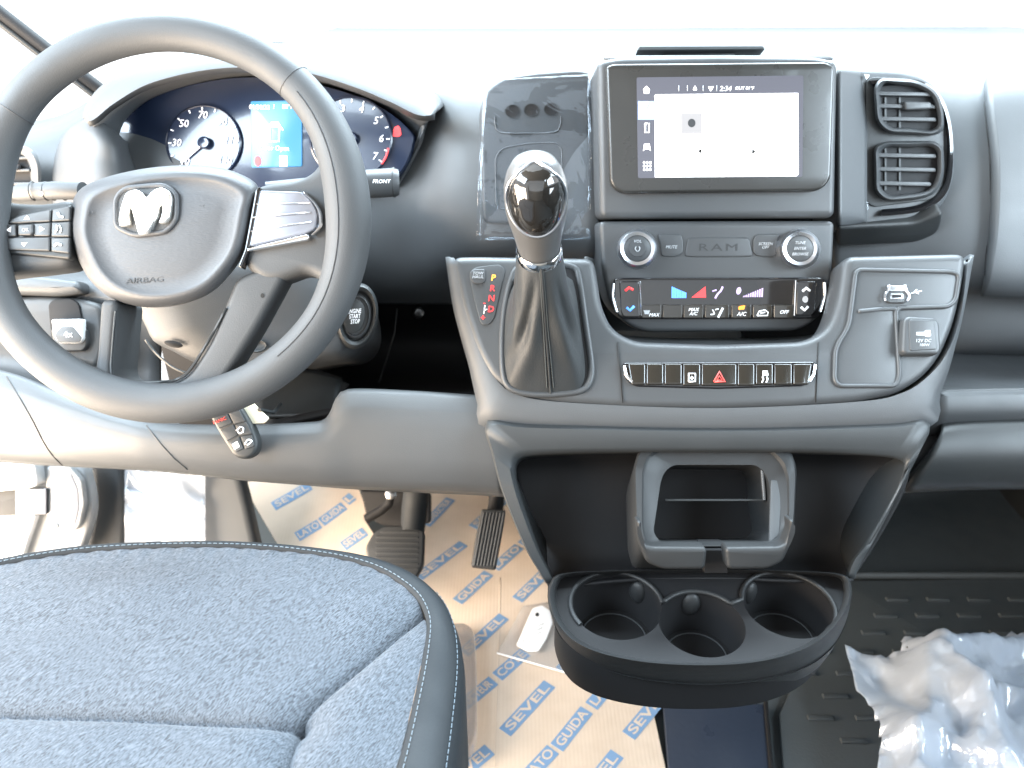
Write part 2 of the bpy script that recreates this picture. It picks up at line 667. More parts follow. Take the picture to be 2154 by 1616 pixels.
def text(s, pl, px, py, hpx, m, parent, h=0.001, rot=0.0, name='lettering', shear=0.0, space=1.0, wfac=1.0, bold=0.0, label=None):
    cu = bpy.data.curves.new(name, 'FONT')
    cu.body = s
    cu.align_x = 'CENTER'
    cu.align_y = 'CENTER'
    cu.size = 1.0
    cu.extrude = 0.004
    cu.shear = shear
    cu.space_character = space
    cu.space_line = 0.85
    cu.offset = bold
    cu.resolution_u = 2
    tmp = bpy.data.objects.new('tmp', cu)
    COL.objects.link(tmp)
    dg = bpy.context.evaluated_depsgraph_get()
    me = bpy.data.meshes.new_from_object(tmp.evaluated_get(dg))
    COL.objects.unlink(tmp)
    bpy.data.objects.remove(tmp)
    k = hpx * pl.scale(px, py, h) / 0.70
    a = radians(rot)
    r_ = pl.r * cos(a) + pl.u * sin(a)
    u_ = -pl.r * sin(a) + pl.u * cos(a)
    o0 = pl.pt(px, py, h)
    for v in me.vertices:
        c = v.co.copy()
        v.co = o0 + r_ * (c.x * k * wfac) + u_ * (c.y * k) + pl.n * (c.z * 0.04)
    me.materials.clear()
    me.materials.append(M[m])
    o = bpy.data.objects.new(name, me)
    COL.objects.link(o)
    adopt(o, parent)
    if label:
        o['label'] = label
    return o


def poly(name, pts, pl, h, m, parent, thick=0.0005):
    return prism(name, pts, pl, h, thick, m, parent, bevel=0, smooth=30)


def box(name, x0, x1, y0, y1, z0, z1, m, parent=None, bevel=0.004, seg=2):
    bm = bmesh.new()
    bmesh.ops.create_cube(bm, size=1)
    for v in bm.verts:
        v.co = Vector(((x0 + x1) / 2 + v.co.x * (x1 - x0), (y0 + y1) / 2 + v.co.y * (y1 - y0), (z0 + z1) / 2 + v.co.z * (z1 - z0)))
    if bevel:
        bmesh.ops.bevel(bm, geom=bm.edges[:], offset=bevel, segments=seg, affect='EDGES', profile=0.5)
    me = bpy.data.meshes.new(name)
    bm.to_mesh(me)
    bm.free()
    me.shade_smooth()
    me.set_sharp_from_angle(angle=radians(40))
    me.materials.append(M[m])
    o = bpy.data.objects.new(name, me)
    COL.objects.link(o)
    return adopt(o, parent)


def boolean(o, cutters):
    for c in cutters:
        md = o.modifiers.new('b', 'BOOLEAN')
        md.operation = 'DIFFERENCE'
        md.solver = 'EXACT'
        md.object = c
    dg = bpy.context.evaluated_depsgraph_get()
    me = bpy.data.meshes.new_from_object(o.evaluated_get(dg))
    o.modifiers.clear()
    o.data = me
    me.shade_smooth()
    me.set_sharp_from_angle(angle=radians(35))
    for c in cutters:
        bpy.data.objects.remove(c)
    return o


def surf_line(name, obj, pts, rad, m, parent, per=8, lift=0.0003):
    """a thin line lying on the surface of obj, along a pixel path"""
    from mathutils.bvhtree import BVHTree
    bv = BVHTree.FromObject(obj, bpy.context.evaluated_depsgraph_get())
    out = []
    for v in spline([Vector(p) for p in pts], per):
        h = bv.ray_cast(CAM, ray(v.x, v.y).normalized())
        if h[0] is not None:
            out.append(h[0] - ray(v.x, v.y).normalized() * lift)
    return tube(name, out, rad, m, parent, 6)


def structure(o):
    o['kind'] = 'structure'
    return o


# ================================================================== cab shell and floor (the setting)
structure(box('floor', -0.98, 1.0, -0.9, 1.75, -0.06, 0.0, 'mat', None, 0))
structure(box('roof_lining', -1.0, 1.0, -0.9, 0.95, 1.62, 1.68, 'lining', None, 0.01))
structure(box('rear_bulkhead', -1.0, 1.0, -0.96, -0.9, -0.06, 1.68, 'lining', None, 0.01))
pd = box('passenger_door', 0.98, 1.06, -0.9, 1.6, -0.06, 0.90, 'dark', None, 0.01)
structure(pd)
box('window_header', 0.98, 1.06, -0.9, 1.0, 1.42, 1.68, 'lining', pd, 0.01)
box('door_pillar', 0.98, 1.06, -0.9, -0.1, 0.90, 1.42, 'lining', pd, 0.01)
# firewall / toe board behind the dash
rows = [[(-0.45, 1.30, 0.004), (0.98, 1.30, 0.004)], [(-0.45, 1.36, 0.02), (0.98, 1.36, 0.02)], [(-0.45, 1.52, 0.22), (0.98, 1.52, 0.22)], [(-0.45, 1.6, 0.5), (0.98, 1.6, 0.5)], [(-0.45, 1.62, 0.80), (0.98, 1.62, 0.80)]]
structure(loft('toe_board', [resample([Vector(p) for p in r_], 6) for r_ in rows], 'mat', None, closed=False, thick=0.02))
# windscreen
ws = T('windscreen', 'clear windscreen glass above the bright dashboard top', 'windscreen', (0, 1.7, 0.8))
g = [[Vector((x, 1.78 - 0.10 * (x / 0.9) ** 2, 0.80)) for x in [i * 0.18 - 0.9 for i in range(11)]],
     [Vector((x, 1.05 - 0.08 * (x / 0.9) ** 2, 1.60)) for x in [i * 0.18 - 0.9 for i in range(11)]]]
loft('glass', g, 'windscreen', ws, closed=False, thick=0.004)
# pillar strip at the left corner of the windscreen
pl_ = T('windscreen_pillar', 'narrow black pillar strip slanting down the upper left corner', 'pillar', P(215, 190, 1.12))
tube('pillar_seal', [P(-260, -215, 0.99), P(-100, -62, 1.03), P(0, 26, 1.06), P(100, 104, 1.09), P(214, 190, 1.12), P(260, 226, 1.14)],
     0.0085, 'black', pl_, 10)
tube('pillar_edge', [P(-275, -205, 0.992), P(-115, -52, 1.032), P(-14, 39, 1.062), P(86, 117, 1.092), P(200, 203, 1.122)],
     0.0045, 'dark', pl_, 8)

# ================================================================== dashboard
dash = T('dashboard', 'dark grey moulded dashboard running across the whole van cab', 'dashboard', (0.1, 0.95, 0.4))
# top pad reaching the windscreen
rows = []
for y, z in ((0.99, 0.815), (1.03, 0.830), (1.10, 0.836), (1.4, 0.832), (1.74, 0.81)):
    rows.append([Vector((x, y + 0.03 * abs(x), z - 0.05 * max(0, min(1, (-0.36 - x) / 0.09)))) for x in [i * 0.05 - 0.45 for i in range(30)]])
loft('top_pad', rows, 'plastic', dash, closed=False, smooth=60, thick=0.01)
# left body behind the wheel
X = (-330, -80, 130, 330, 560, 760, 880, 1000, 1260)


def row(py, s, dpy=(0,) * 9, ds=(0,) * 9):
    return [(x, py + a, s + b) for x, a, b in zip(X, dpy, ds)]


L3 = (130, 128, 112, 0, 0, 0, 0, 0, 0)
patch('upper_panel', [row(140, 1.10, L3), row(172, 0.985, L3, ds=(0, 0, 0, 0, 0, 0, -.01, -.035, -.06)), row(250, 0.955, (85, 83, 75, 0, 0, 0, 0, 0, 0), ds=(0, 0, 0, 0, 0, 0, -.01, -.05, -.08)),
                      row(400, 0.945, ds=(0, 0, 0, 0, 0, 0, -.01, -.045, -.075)), row(520, 0.955, ds=(0, 0, 0, 0, 0, 0, 0, -.04, -.07)),
                      row(590, 0.985), row(632, 1.03)], 'plastic', dash, thick=0.006, off=1)
# open storage cubby right of the column
cub = patch('storage_cubby', [[(560, 620, 1.00), (800, 625, 1.02), (1010, 628, 1.02)], [(560, 700, 1.10), (800, 700, 1.12), (1010, 700, 1.12)],
                              [(560, 770, 1.10), (800, 775, 1.11), (1010, 780, 1.11)], [(560, 815, 1.00), (800, 815, 1.01), (1010, 815, 1.01)],
                              [(560, 900, 0.82), (720, 860, 0.83), (1010, 840, 0.83)]], 'black', dash, per=(4, 5), thick=0.006, off=1)
PC = Plane(880, 660, 1.05, 10)
disc_stack('screw', [(880, 658, 12, 13, 0, 0), (880, 658, 12, 13, 0, 0.006), (880, 658, 7, 8, 0, 0.009)], PC, 'steel', dash, n=14)
tube('cable', [P(835, 650, 1.04), P(830, 700, 1.06), P(812, 760, 1.03), P(797, 805, 0.98)], 0.0013, 'dark', dash, 6)
box('cubby_side', -0.30, -0.26, 0.80, 1.15, 0.40, 0.72, 'black', dash, 0.004)
# knee panel with the cut-out
topL = [(-340, 775), (-80, 780), (20, 792), (150, 842), (310, 893), (480, 902), (640, 897), (685, 890), (703, 868), (715, 840), (742, 826), (860, 830), (985, 838), (1035, 842)]
botL = [(-340, 950), (-80, 960), (100, 972), (260, 980), (390, 990), (480, 1000), (560, 1007), (650, 1014), (720, 1020), (790, 1024), (860, 1028), (930, 1031), (1000, 1034), (1060, 1038)]
topL = resample(spline([Vector((a, b)) for a, b in topL], 8), 110)
botL = resample(spline([Vector((a, b)) for a, b in botL], 8), 110)
prof = [(0.0, 0.035), (0.0, 0.004), (0.012, 0.0), (0.03, -0.0015), (0.15, -0.007), (0.19, -0.0085), (0.35, -0.009), (0.65, -0.006), (0.88, 0.001), (0.96, 0.012), (1.0, 0.05)]
rings = []
for (k, ds) in prof:
    rings.append([P(a.x + (b.x - a.x) * k, a.y + (b.y - a.y) * k, 0.80 + ds + 0.00003 * max(0, 300 - a.x)) for a, b in zip(topL, botL)])
knee = loft('knee_panel', rings, 'plastic', dash, closed=False, smooth=55, thick=0.004, off=1)
KP = Plane(500, 930, 0.785, 33)
for pts in ([(14, 792), (60, 870), (100, 945), (134, 982)], [(308, 895), (335, 930), (365, 963), (394, 988)]):
    surf_line('panel_seam', knee, pts, 0.0006, 'deboss', dash)
# tray inside the cut-out
patch('tray', [[(540, 800, 0.90), (640, 780, 0.90), (720, 800, 0.90)], [(540, 850, 0.87), (640, 845, 0.87), (710, 850, 0.87)], [(540, 882, 0.85), (640, 880, 0.85), (700, 880, 0.85)]],
      'dark', dash, per=(4, 4), thick=0.004, off=1)
patch('tray_divider', [[(600, 780, 0.93), (660, 775, 0.93), (735, 808, 0.93)], [(585, 815, 0.92), (640, 822, 0.92), (700, 848, 0.91)], [(580, 838, 0.90), (640, 838, 0.90), (695, 850, 0.90)]],
      'plastic', dash, per=(4, 4), thick=0.003, off=1)
# left lower panel beside the column, with the dark bowl
patch('left_lower_panel', [[(-330, 520, 0.96), (-60, 530, 0.96), (150, 545, 0.96), (340, 545, 0.96)], [(-330, 590, 0.90), (-60, 590, 0.90), (150, 590, 0.90), (340, 600, 0.90)],
                           [(-330, 618, 0.885), (-60, 618, 0.885), (150, 620, 0.885), (340, 640, 0.885)], [(-330, 640, 0.90), (-60, 645, 0.90), (150, 650, 0.90), (340, 680, 0.90)],
                           [(-330, 760, 0.92), (-60, 760, 0.92), (150, 790, 0.92), (340, 800, 0.92)], [(-330, 830, 0.86), (-60, 830, 0.86), (150, 880, 0.86), (340, 920, 0.86)]],
      'plastic', dash, per=(5, 5), thick=0.006, off=1)
BW = Plane(110, 700, 0.865, 30, 6)
prism('bowl_panel', [(-60, 628), (90, 622), (170, 628), (213, 640), (222, 720), (205, 775), (120, 752), (45, 712), (-10, 668)], BW, 0.002, 0.03, 'plastic2', dash, r=16, bevel=0.006)
prism('trim_lip', [(-90, 585), (60, 578), (165, 590), (172, 614), (120, 622), (20, 618), (-80, 625)], BW, 0.010, 0.04, 'plastic', dash, r=16, bevel=0.008)
# passenger side: upper panel, lid, recess, shelf, glove box
patch('passenger_panel', [[(1750, 150, 1.06), (1900, 152, 1.06), (2050, 160, 1.06), (2250, 165, 1.08), (2560, 175, 1.10)],
                          [(1750, 162, 0.97), (1900, 166, 0.965), (2050, 180, 0.96), (2250, 188, 0.965), (2560, 200, 0.97)],
                          [(1750, 210, 0.945), (1900, 215, 0.94), (2050, 225, 0.925), (2250, 232, 0.93), (2560, 240, 0.94)],
                          [(1750, 350, 0.935), (1900, 350, 0.93), (2050, 350, 0.91), (2250, 350, 0.91), (2560, 350, 0.92)],
                          [(1750, 480, 0.935), (1900, 480, 0.925), (2050, 480, 0.905), (2250, 480, 0.905), (2560, 480, 0.91)],
                          [(1750, 570, 0.95), (1900, 575, 0.94), (2050, 580, 0.915), (2250, 585, 0.91), (2560, 590, 0.915)],
                          [(1750, 600, 0.97), (1900, 610, 0.96), (2050, 625, 0.95), (2250, 635, 0.95), (2560, 640, 0.95)],
                          [(1750, 700, 0.99), (1900, 705, 0.985), (2050, 712, 0.975), (2250, 715, 0.97), (2560, 720, 0.97)],
                          [(1750, 735, 1.02), (1900, 740, 1.02), (2050, 745, 1.02), (2250, 745, 1.02), (2560, 745, 1.02)]],
      'plastic', dash, per=(6, 6), thick=0.006, off=1)
lid = patch('upper_lid', [[(2062, 196, 0.9515), (2120, 198, 0.9515), (2300, 205, 0.9545), (2560, 212, 0.9565)],
                    [(2066, 230, 0.9225), (2120, 232, 0.9225), (2300, 238, 0.9285), (2560, 245, 0.9325)],
                    [(2080, 350, 0.9055), (2120, 350, 0.9055), (2300, 350, 0.9085), (2560, 350, 0.9115)],
                    [(2076, 480, 0.9015), (2120, 480, 0.9015), (2300, 480, 0.9025), (2560, 480, 0.9065)],
                    [(2068, 572, 0.9085), (2120, 576, 0.9065), (2300, 580, 0.9065), (2560, 584, 0.9065)],
                    [(2070, 588, 0.9245), (2120, 591, 0.9235), (2300, 595, 0.9235), (2560, 598, 0.9235)]], 'plastic', dash, per=(6, 5), thick=0.02, off=1,
      label='grey upper glove compartment lid at the right edge')
surf_line('lid_seam', lid, [(2070, 215), (2075, 260), (2083, 350), (2080, 450), (2074, 540), (2072, 580)], 0.0009, 'seam', dash)
ribbon('lid_mark', [(2124, 461), (2200, 463)], Plane(2140, 461, 0.9015, 18), 0.002, 3, 'seam', dash, sp=False)
patch('shelf', [[(1960, 735, 1.03), (2150, 740, 1.03), (2560, 745, 1.03)], [(1960, 800, 0.93), (2150, 800, 0.93), (2560, 800, 0.93)], [(1960, 826, 0.875), (2150, 823, 0.875), (2560, 820, 0.875)],
                [(1960, 832, 0.868), (2150, 828, 0.868), (2560, 825, 0.868)], [(1960, 870, 0.868), (2150, 866, 0.868), (2560, 862, 0.868)], [(1930, 910, 0.885), (2150, 893, 0.885), (2560, 885, 0.885)]],
      'plastic2', dash, per=(5, 4), thick=0.006, off=1)
patch('lower_surround', [[(1900, 880, 0.90), (2100, 880, 0.90), (2560, 880, 0.90)], [(1880, 960, 0.875), (2100, 950, 0.875), (2560, 940, 0.875)], [(1860, 1030, 0.90), (2100, 1015, 0.90), (2560, 1010, 0.90)],
                         [(1860, 1040, 1.0), (2100, 1030, 1.0), (2560, 1030, 1.0)]], 'plastic2', dash, per=(5, 4), thick=0.006, off=1)
patch('glove_box_lid', [[(1985, 906, 0.885), (2080, 899, 0.885), (2560, 890, 0.885)], [(1975, 915, 0.868), (2080, 906, 0.868), (2560, 897, 0.868)], [(1945, 960, 0.862), (2080, 955, 0.862), (2560, 950, 0.862)],
                        [(1905, 1008, 0.880), (2080, 1003, 0.880), (2560, 1000, 0.880)], [(1905, 1018, 0.92), (2080, 1010, 0.92), (2560, 1006, 0.92)]], 'dark', dash, per=(5, 5), thick=0.01, off=1)
box('dash_core', -0.40, 0.97, 1.16, 1.5, 0.36, 0.80, 'black', dash, 0)
# small dark gap and fine lines on top
GP = Plane(950, 165, 1.02, 25)
poly('top_gap', [(905, 160), (1000, 156), (985, 170), (930, 178), (915, 176)], GP, 0.0, 'dark', dash, 0.004)
tube('top_seam', [P(1990, 146, 1.10), P(2060, 130, 1.2), P(2154, 118, 1.3)], 0.002, 'dark', dash, 6)

# ---- instrument hood
hU = [(182, 250), (190, 222), (222, 183), (300, 142), (420, 111), (530, 100), (640, 110), (750, 142), (840, 178), (900, 207), (922, 232)]
hL = [(186, 254), (200, 248), (242, 214), (315, 174), (425, 147), (530, 140), (640, 150), (745, 181), (825, 214), (880, 240), (914, 240)]
hI = [(246, 318), (250, 285), (268, 246), (325, 203), (430, 171), (530, 162), (640, 172), (745, 198), (815, 232), (858, 268), (870, 292)]
n_ = 72
hU, hL, hI = [resample(spline([Vector(p) for p in L_], 8), n_) for L_ in (hU, hL, hI)]
mid = [(a * 0.55 + b * 0.45) for a, b in zip(hU, hL)]
rr = []
rr.append([P(a.x, a.y, 0.885) + Vector((0, 0.16, -0.035)) for a in hU])
rr.append([P(a.x, a.y, 0.885) + Vector((0, 0.05, -0.006)) for a in hU])
rr.append([P(a.x, a.y + 2, 0.884) for a in hU])
rr.append([P(a.x, a.y, 0.866) for a in mid])
rr.append([P(a.x, a.y, 0.860) for a in hL])
rr.append([P(a.x, a.y + 5, 0.867) for a in hL])
loft('instrument_hood', rr, 'plastic', dash, closed=False, smooth=70, thick=0.004, off=1, label='curved hood arching over the instruments')
rr = [[P(a.x, a.y + 2, 0.876) for a in hL], [P(a.x * 0.5 + b.x * 0.5, a.y * 0.5 + b.y * 0.5, 0.905) for a, b in zip(hL, hI)], [P(a.x, a.y, 0.925) for a in hI], [P(a.x, a.y + 3, 0.94) for a in hI]]
loft('hood_liner', rr, 'plastic', dash, closed=False, smooth=70, thick=0.004, off=1)
# pod left of the instruments
patch('instrument_pod', [[(188, 250, 0.90), (215, 262, 0.895), (248, 290, 0.905), (262, 300, 0.93)], [(150, 275, 0.915), (195, 282, 0.888), (240, 310, 0.89), (265, 320, 0.93)],
                         [(126, 320, 0.925), (175, 325, 0.89), (240, 345, 0.89), (275, 350, 0.93)], [(118, 380, 0.925), (170, 385, 0.89), (245, 390, 0.89), (290, 395, 0.93)],
                         [(120, 450, 0.93), (170, 450, 0.90), (245, 450, 0.90), (300, 450, 0.93)]], 'plastic', dash, per=(6, 5), thick=0.004, off=1)
patch('right_pod', [[(905, 228, 0.905), (885, 250, 0.905), (868, 285, 0.93)], [(905, 240, 0.91), (890, 275, 0.905), (868, 315, 0.93)], [(895, 275, 0.925), (872, 320, 0.915), (845, 360, 0.935)], [(870, 340, 0.935), (840, 385, 0.925), (800, 400, 0.94)]],
      'plastic', dash, per=(5, 5), thick=0.004, off=1)

# ---- instrument cluster
CP = Plane(560, 280, 0.925, 22, -8)
cl = T('instrument_cluster', 'lit instrument cluster with two dials and blue centre display under the hood', 'instruments', CP.pt(560, 300))
out = [(246, 300), (262, 250), (320, 204), (430, 172), (530, 162), (640, 172), (745, 200), (815, 234), (862, 275), (868, 300), (850, 350), (815, 385), (740, 410), (560, 420), (400, 425), (300, 420), (262, 370)]
prism('face', out, CP, 0.0, 0.02, 'cluster', cl, sp=True, bevel=0.001)


def dial(cx, cy, rpx, name, nums, a0, a1, needle, parent):
    d = disc_stack('dial', [(cx, cy, rpx, rpx, 0, 0.0005), (cx, cy, rpx, rpx, 0, 0.003), (cx, cy, rpx * 0.965, rpx * 0.965, 0, 0.004), (cx, cy, rpx * 0.95, rpx * 0.95, 0, 0.0022)], CP, 'cluster', parent, n=56)
    k = len(nums)
    for i, nm in enumerate(nums):
        a = radians(a0 + (a1 - a0) * i / (k - 1))
        text(nm, CP, cx + cos(a) * rpx * 0.72, cy - sin(a) * rpx * 0.72, 15, 'tick', d, h=0.0035, shear=0.2, name='numeral')
    for i in range(2 * k - 1):
        a = radians(a0 + (a1 - a0) * i / (2 * k - 2))
        c_, s_ = cos(a), -sin(a)
        r0, r1 = (0.85, 0.93)
        poly('scale_mark', [(cx + c_ * rpx * r0 - s_ * 1.2, cy + s_ * rpx * r0 + c_ * 1.2), (cx + c_ * rpx * r1 - s_ * 1.2, cy + s_ * rpx * r1 + c_ * 1.2),
                            (cx + c_ * rpx * r1 + s_ * 1.2, cy + s_ * rpx * r1 - c_ * 1.2), (cx + c_ * rpx * r0 + s_ * 1.2, cy + s_ * rpx * r0 - c_ * 1.2)], CP, 0.0034, 'tick', d)
    a = radians(needle)
    c_, s_ = cos(a), -sin(a)
    poly('needle', [(cx + c_ * 8 - s_ * 3, cy + s_ * 8 + c_ * 3), (cx + c_ * rpx * 0.8 - s_ * 1.5, cy + s_ * rpx * 0.8 + c_ * 1.5), (cx + c_ * rpx * 0.8 + s_ * 1.5, cy + s_ * rpx * 0.8 - c_ * 1.5),
                    (cx + c_ * 8 + s_ * 3, cy + s_ * 8 - c_ * 3)], CP, 0.006, 'tick', d, 0.001)
    disc_stack('needle_hub', [(cx, cy, 13, 13, 0, 0.002), (cx, cy, 13, 13, 0, 0.008), (cx, cy, 10, 10, 0, 0.0095)], CP, 'cluster', d, n=20)


dial(428, 300, 80, 'speed', ['10', '30', '50', '70', '90', '110', '130'], 225, -40, 222, cl)
dial(738, 290, 88, 'rev', ['0', '1', '2', '3', '4', '5', '6', '7'], 215, -38, 180, cl)
ds = prism('centre_display', [(527, 213), (634, 211), (634, 350), (529, 353)], CP, 0.0025, 0.003, 'cluster_disp', cl, r=4, bevel=0.0005)
text('01/30/23', CP, 546, 226, 9, 'icon', ds, 0.003)
text('?', CP, 576, 225, 9, 'icon', ds, 0.003)
text('80°F', CP, 605, 225, 9, 'icon', ds, 0.003)
text('Door Open', CP, 577, 312, 9.5, 'icon', ds, 0.003)
for q in ([(567, 258), (588, 258), (590, 300), (565, 300)],):
    pv = ribbon('van_outline', [(568, 262), (567, 298), (587, 298), (588, 262), (568, 262)], CP, 0.003, 3, 'icon', ds, sp=False)
ribbon('open_door', [(568, 264), (561, 274)], CP, 0.003, 3, 'icon', ds, sp=False)
ribbon('open_door', [(588, 264), (595, 274)], CP, 0.003, 3, 'icon', ds, sp=False)
poly('windscreen_icon', [(570, 257), (586, 257), (588, 268), (568, 268)], CP, 0.0031, 'icon', ds)
prism('warning_lamp', ell(542, 339, 7, 11, 0, 14), CP, 0.0032, 0.0006, 'red', ds, bevel=0)
prism('gear_tile', [(588, 328), (604, 328), (604, 350), (588, 350)], CP, 0.0032, 0.0006, 'icon', ds, bevel=0)
text('P', CP, 596, 339, 14, 'cluster', ds, 0.0036)
text('*', CP, 832, 283, 20, 'red', cl, 0.0015)
prism('seat_belt_lamp', [(829, 268), (838, 264), (842, 270), (844, 284), (838, 288), (826, 287), (828, 277)], CP, 0.0012, 0.0006, 'red', cl, r=2, bevel=0)
ribbon('red_zone', [(803, 345), (812, 330), (817, 312)], CP, 0.0045, 4, 'red', cl)
# ================================================================== centre stack
SP = Plane(1512, 250, 0.80, 20)
RAD = T('infotainment_unit', 'upright touchscreen unit in a satin grey surround, screen lit white', 'touchscreen', SP.pt(1512, 450))
prism('surround', [(1256, 128), (1300, 119), (1512, 115), (1720, 118), (1764, 128), (1758, 459), (1262, 461)], SP, 0.0, 0.09, 'plastic2', RAD, r=[14, 40, 0, 40, 14, 4, 4], bevel=0.007, seg=4)
g = prism('screen_glass', [(1275, 140), (1290, 134), (1738, 130), (1756, 140), (1748, 380), (1725, 402), (1305, 407), (1284, 388)], SP, 0.010, 0.012, 'glass_black', RAD, r=[8, 18, 18, 12, 18, 22, 22, 18], bevel=0.003)
d = prism('display', [(1339, 163), (1690, 159), (1688, 372), (1342, 375)], SP, 0.0106, 0.001, 'screen_bar', g, r=4, bevel=0)
e = prism('page', [(1377, 199), (1679, 196), (1680, 371), (1378, 373)], SP, 0.0110, 0.0008, 'screen', d, r=[4, 0, 8, 0], bevel=0)
prism('selected_tab', [(1342, 213), (1376, 213), (1377, 252), (1342, 252)], SP, 0.0110, 0.0005, 'screen_sel', d, bevel=0)
prism('tile', [(1432, 238), (1477, 238), (1477, 281), (1432, 281)], SP, 0.0114, 0.0003, 'screen_tile', e if False else d, bevel=0)
prism('tile_icon', ell(1455, 259, 8, 9, 0, 16), SP, 0.0118, 0.0003, 'deboss', d, bevel=0)
prism('arrow', [(1468, 318), (1476, 312), (1476, 324)], SP, 0.0114, 0.0003, 'seam', d, bevel=0)
prism('arrow', [(1590, 319), (1582, 313), (1582, 325)], SP, 0.0114, 0.0003, 'seam', d, bevel=0)
text('2:34', SP, 1526, 187, 10, 'icon', d, 0.0114, shear=0.15)
text('OUT 81°F', SP, 1566, 186, 6.5, 'icon', d, 0.0114, shear=0.15)
text('Media', SP, 1360, 237, 8, 'icon', d, 0.0114)
# side icons
prism('home_icon', [(1353, 188), (1360, 181), (1367, 188), (1365, 197), (1355, 197)], SP, 0.0114, 0.0003, 'icon', d, bevel=0)
ribbon('music_icon', [(1357, 229), (1361, 218), (1364, 216)], SP, 0.0114, 4, 'icon', d)
ribbon('phone_icon', [(1357, 260), (1365, 260), (1365, 279), (1357, 279), (1357, 260)], SP, 0.0114, 3, 'icon', d, sp=False)
prism('car_icon', [(1353, 318), (1355, 303), (1366, 302), (1369, 318), (1365, 314), (1357, 314)], SP, 0.0114, 0.0003, 'icon', d, bevel=0)
for i in range(3):
    for j in range(3):
        prism('app_dot', ell(1355 + 6.5 * i, 342 + 7.5 * j, 2.4, 2.8, 0, 8), SP, 0.0114, 0.0003, 'icon', d, bevel=0)
prism('bell_icon', [(1462, 179), (1467, 190), (1457, 190)], SP, 0.0114, 0.0003, 'icon', d, r=3, bevel=0)
prism('signal_icon', [(1489, 182), (1502, 182), (1495, 193)], SP, 0.0114, 0.0003, 'icon', d, r=2, bevel=0)
for a in (1428, 1446, 1479, 1508):
    ribbon('divider', [(a, 180), (a, 192)], SP, 0.0114, 1.5, 'grey_print', d, sp=False)
# clip ledge on top
bp = P(1475, 100, 0.90)
prism('top_clip', [(1345, 97), (1605, 96), (1610, 104), (1340, 106)], Plane(1475, 100, 0.90, 30), 0.0, 0.02, 'dark', RAD, r=3, bevel=0.001)
q_ = P(1475, 103, 0.905)
box('clip_stem', q_.x - 0.04, q_.x + 0.04, q_.y + 0.004, q_.y + 0.016, 0.82, q_.z, 'dark', RAD, 0.002)
loft('crown', [[P(x, 122, 0.80) for x in (1270, 1400, 1512, 1630, 1752)], [P(x, 117, 0.83) for x in (1285, 1400, 1512, 1630, 1738)], [P(x, 124, 0.90) for x in (1300, 1400, 1512, 1630, 1725)], [P(x, 140, 1.0) for x in (1300, 1400, 1512, 1630, 1725)]],
     'plastic', RAD, closed=False, thick=0.002, off=-1)

# ---- radio / climate module
CL = T('control_module', 'radio and climate control module with two silver ringed knobs', 'control panel', SP.pt(1512, 690))
prism('faceplate', [(1260, 466), (1757, 465), (1753, 560), (1742, 650), (1690, 697), (1340, 700), (1285, 655), (1266, 560)], SP, 0.0, 0.08, 'plastic2', CL, r=[4, 4, 30, 45, 45, 45, 45, 30], bevel=0.005)
prism('badge_field', [(1448, 500), (1575, 500), (1585, 540), (1560, 541), (1470, 541), (1440, 540)], SP, 0.0012, 0.002, 'plastic2', CL, r=8, bevel=0.001)
text('RAM', SP, 1511, 521, 15, 'deboss', CL, 0.0014, space=1.25, wfac=1.75, name='maker_lettering')  # darker colour paints in the relief shading of same-coloured letters
for kx in (1341, 1683):
    k = disc_stack('knob', [(kx, 524, 43, 42, 0, 0.0), (kx, 524, 42, 41, 0, 0.006), (kx, 524, 40, 39, 0, 0.012), (kx, 523, 36, 35, 0, 0.0145), (kx, 523, 29, 28, 0, 0.0135)], SP, 'silver', CL, cap=False, n=48)
    c = disc_stack('knob_cap', [(kx, 523, 29, 28, 0, 0.008), (kx, 523, 29, 28, 0, 0.0125), (kx, 523, 27, 26, 0, 0.0132)], SP, 'plastic2', k, n=40)
    if kx < 1500:
        disc_stack('power_key', [(kx, 523, 18, 18, 0, 0.012), (kx, 523, 17, 17, 0, 0.0145)], SP, 'plastic2', k, n=30)
        text('VOL', SP, kx, 508, 6, 'grey_print', k, 0.0146, shear=0.2)
        ribbon('power_mark', [(kx - 3, 519), (kx - 5, 524), (kx, 529), (kx + 5, 524), (kx + 3, 519)], SP, 0.0148, 1.6, 'grey_print', k)
    else:
        text('TUNE', SP, kx, 511, 6, 'grey_print', k, 0.0137, shear=0.2)
        text('ENTER', SP, kx, 523, 6, 'grey_print', k, 0.0137, shear=0.2)
        text('BROWSE', SP, kx, 535, 6, 'grey_print', k, 0.0137, shear=0.2)
b = prism('mute_key', [(1384, 492), (1432, 493), (1437, 505), (1437, 533), (1424, 540), (1392, 540), (1390, 515)], SP, 0.002, 0.003, 'plastic2', CL, r=7, bevel=0.001)
text('MUTE', SP, 1412, 520, 6.5, 'grey_print', b, 0.0024, shear=0.25)
b = prism('screen_off_key', [(1640, 492), (1592, 493), (1585, 505), (1585, 533), (1597, 540), (1632, 541), (1634, 515)], SP, 0.002, 0.003, 'plastic2', CL, r=7, bevel=0.001)
text('SCREEN\nOFF', SP, 1610, 517, 6, 'grey_print', b, 0.0024, shear=0.25)
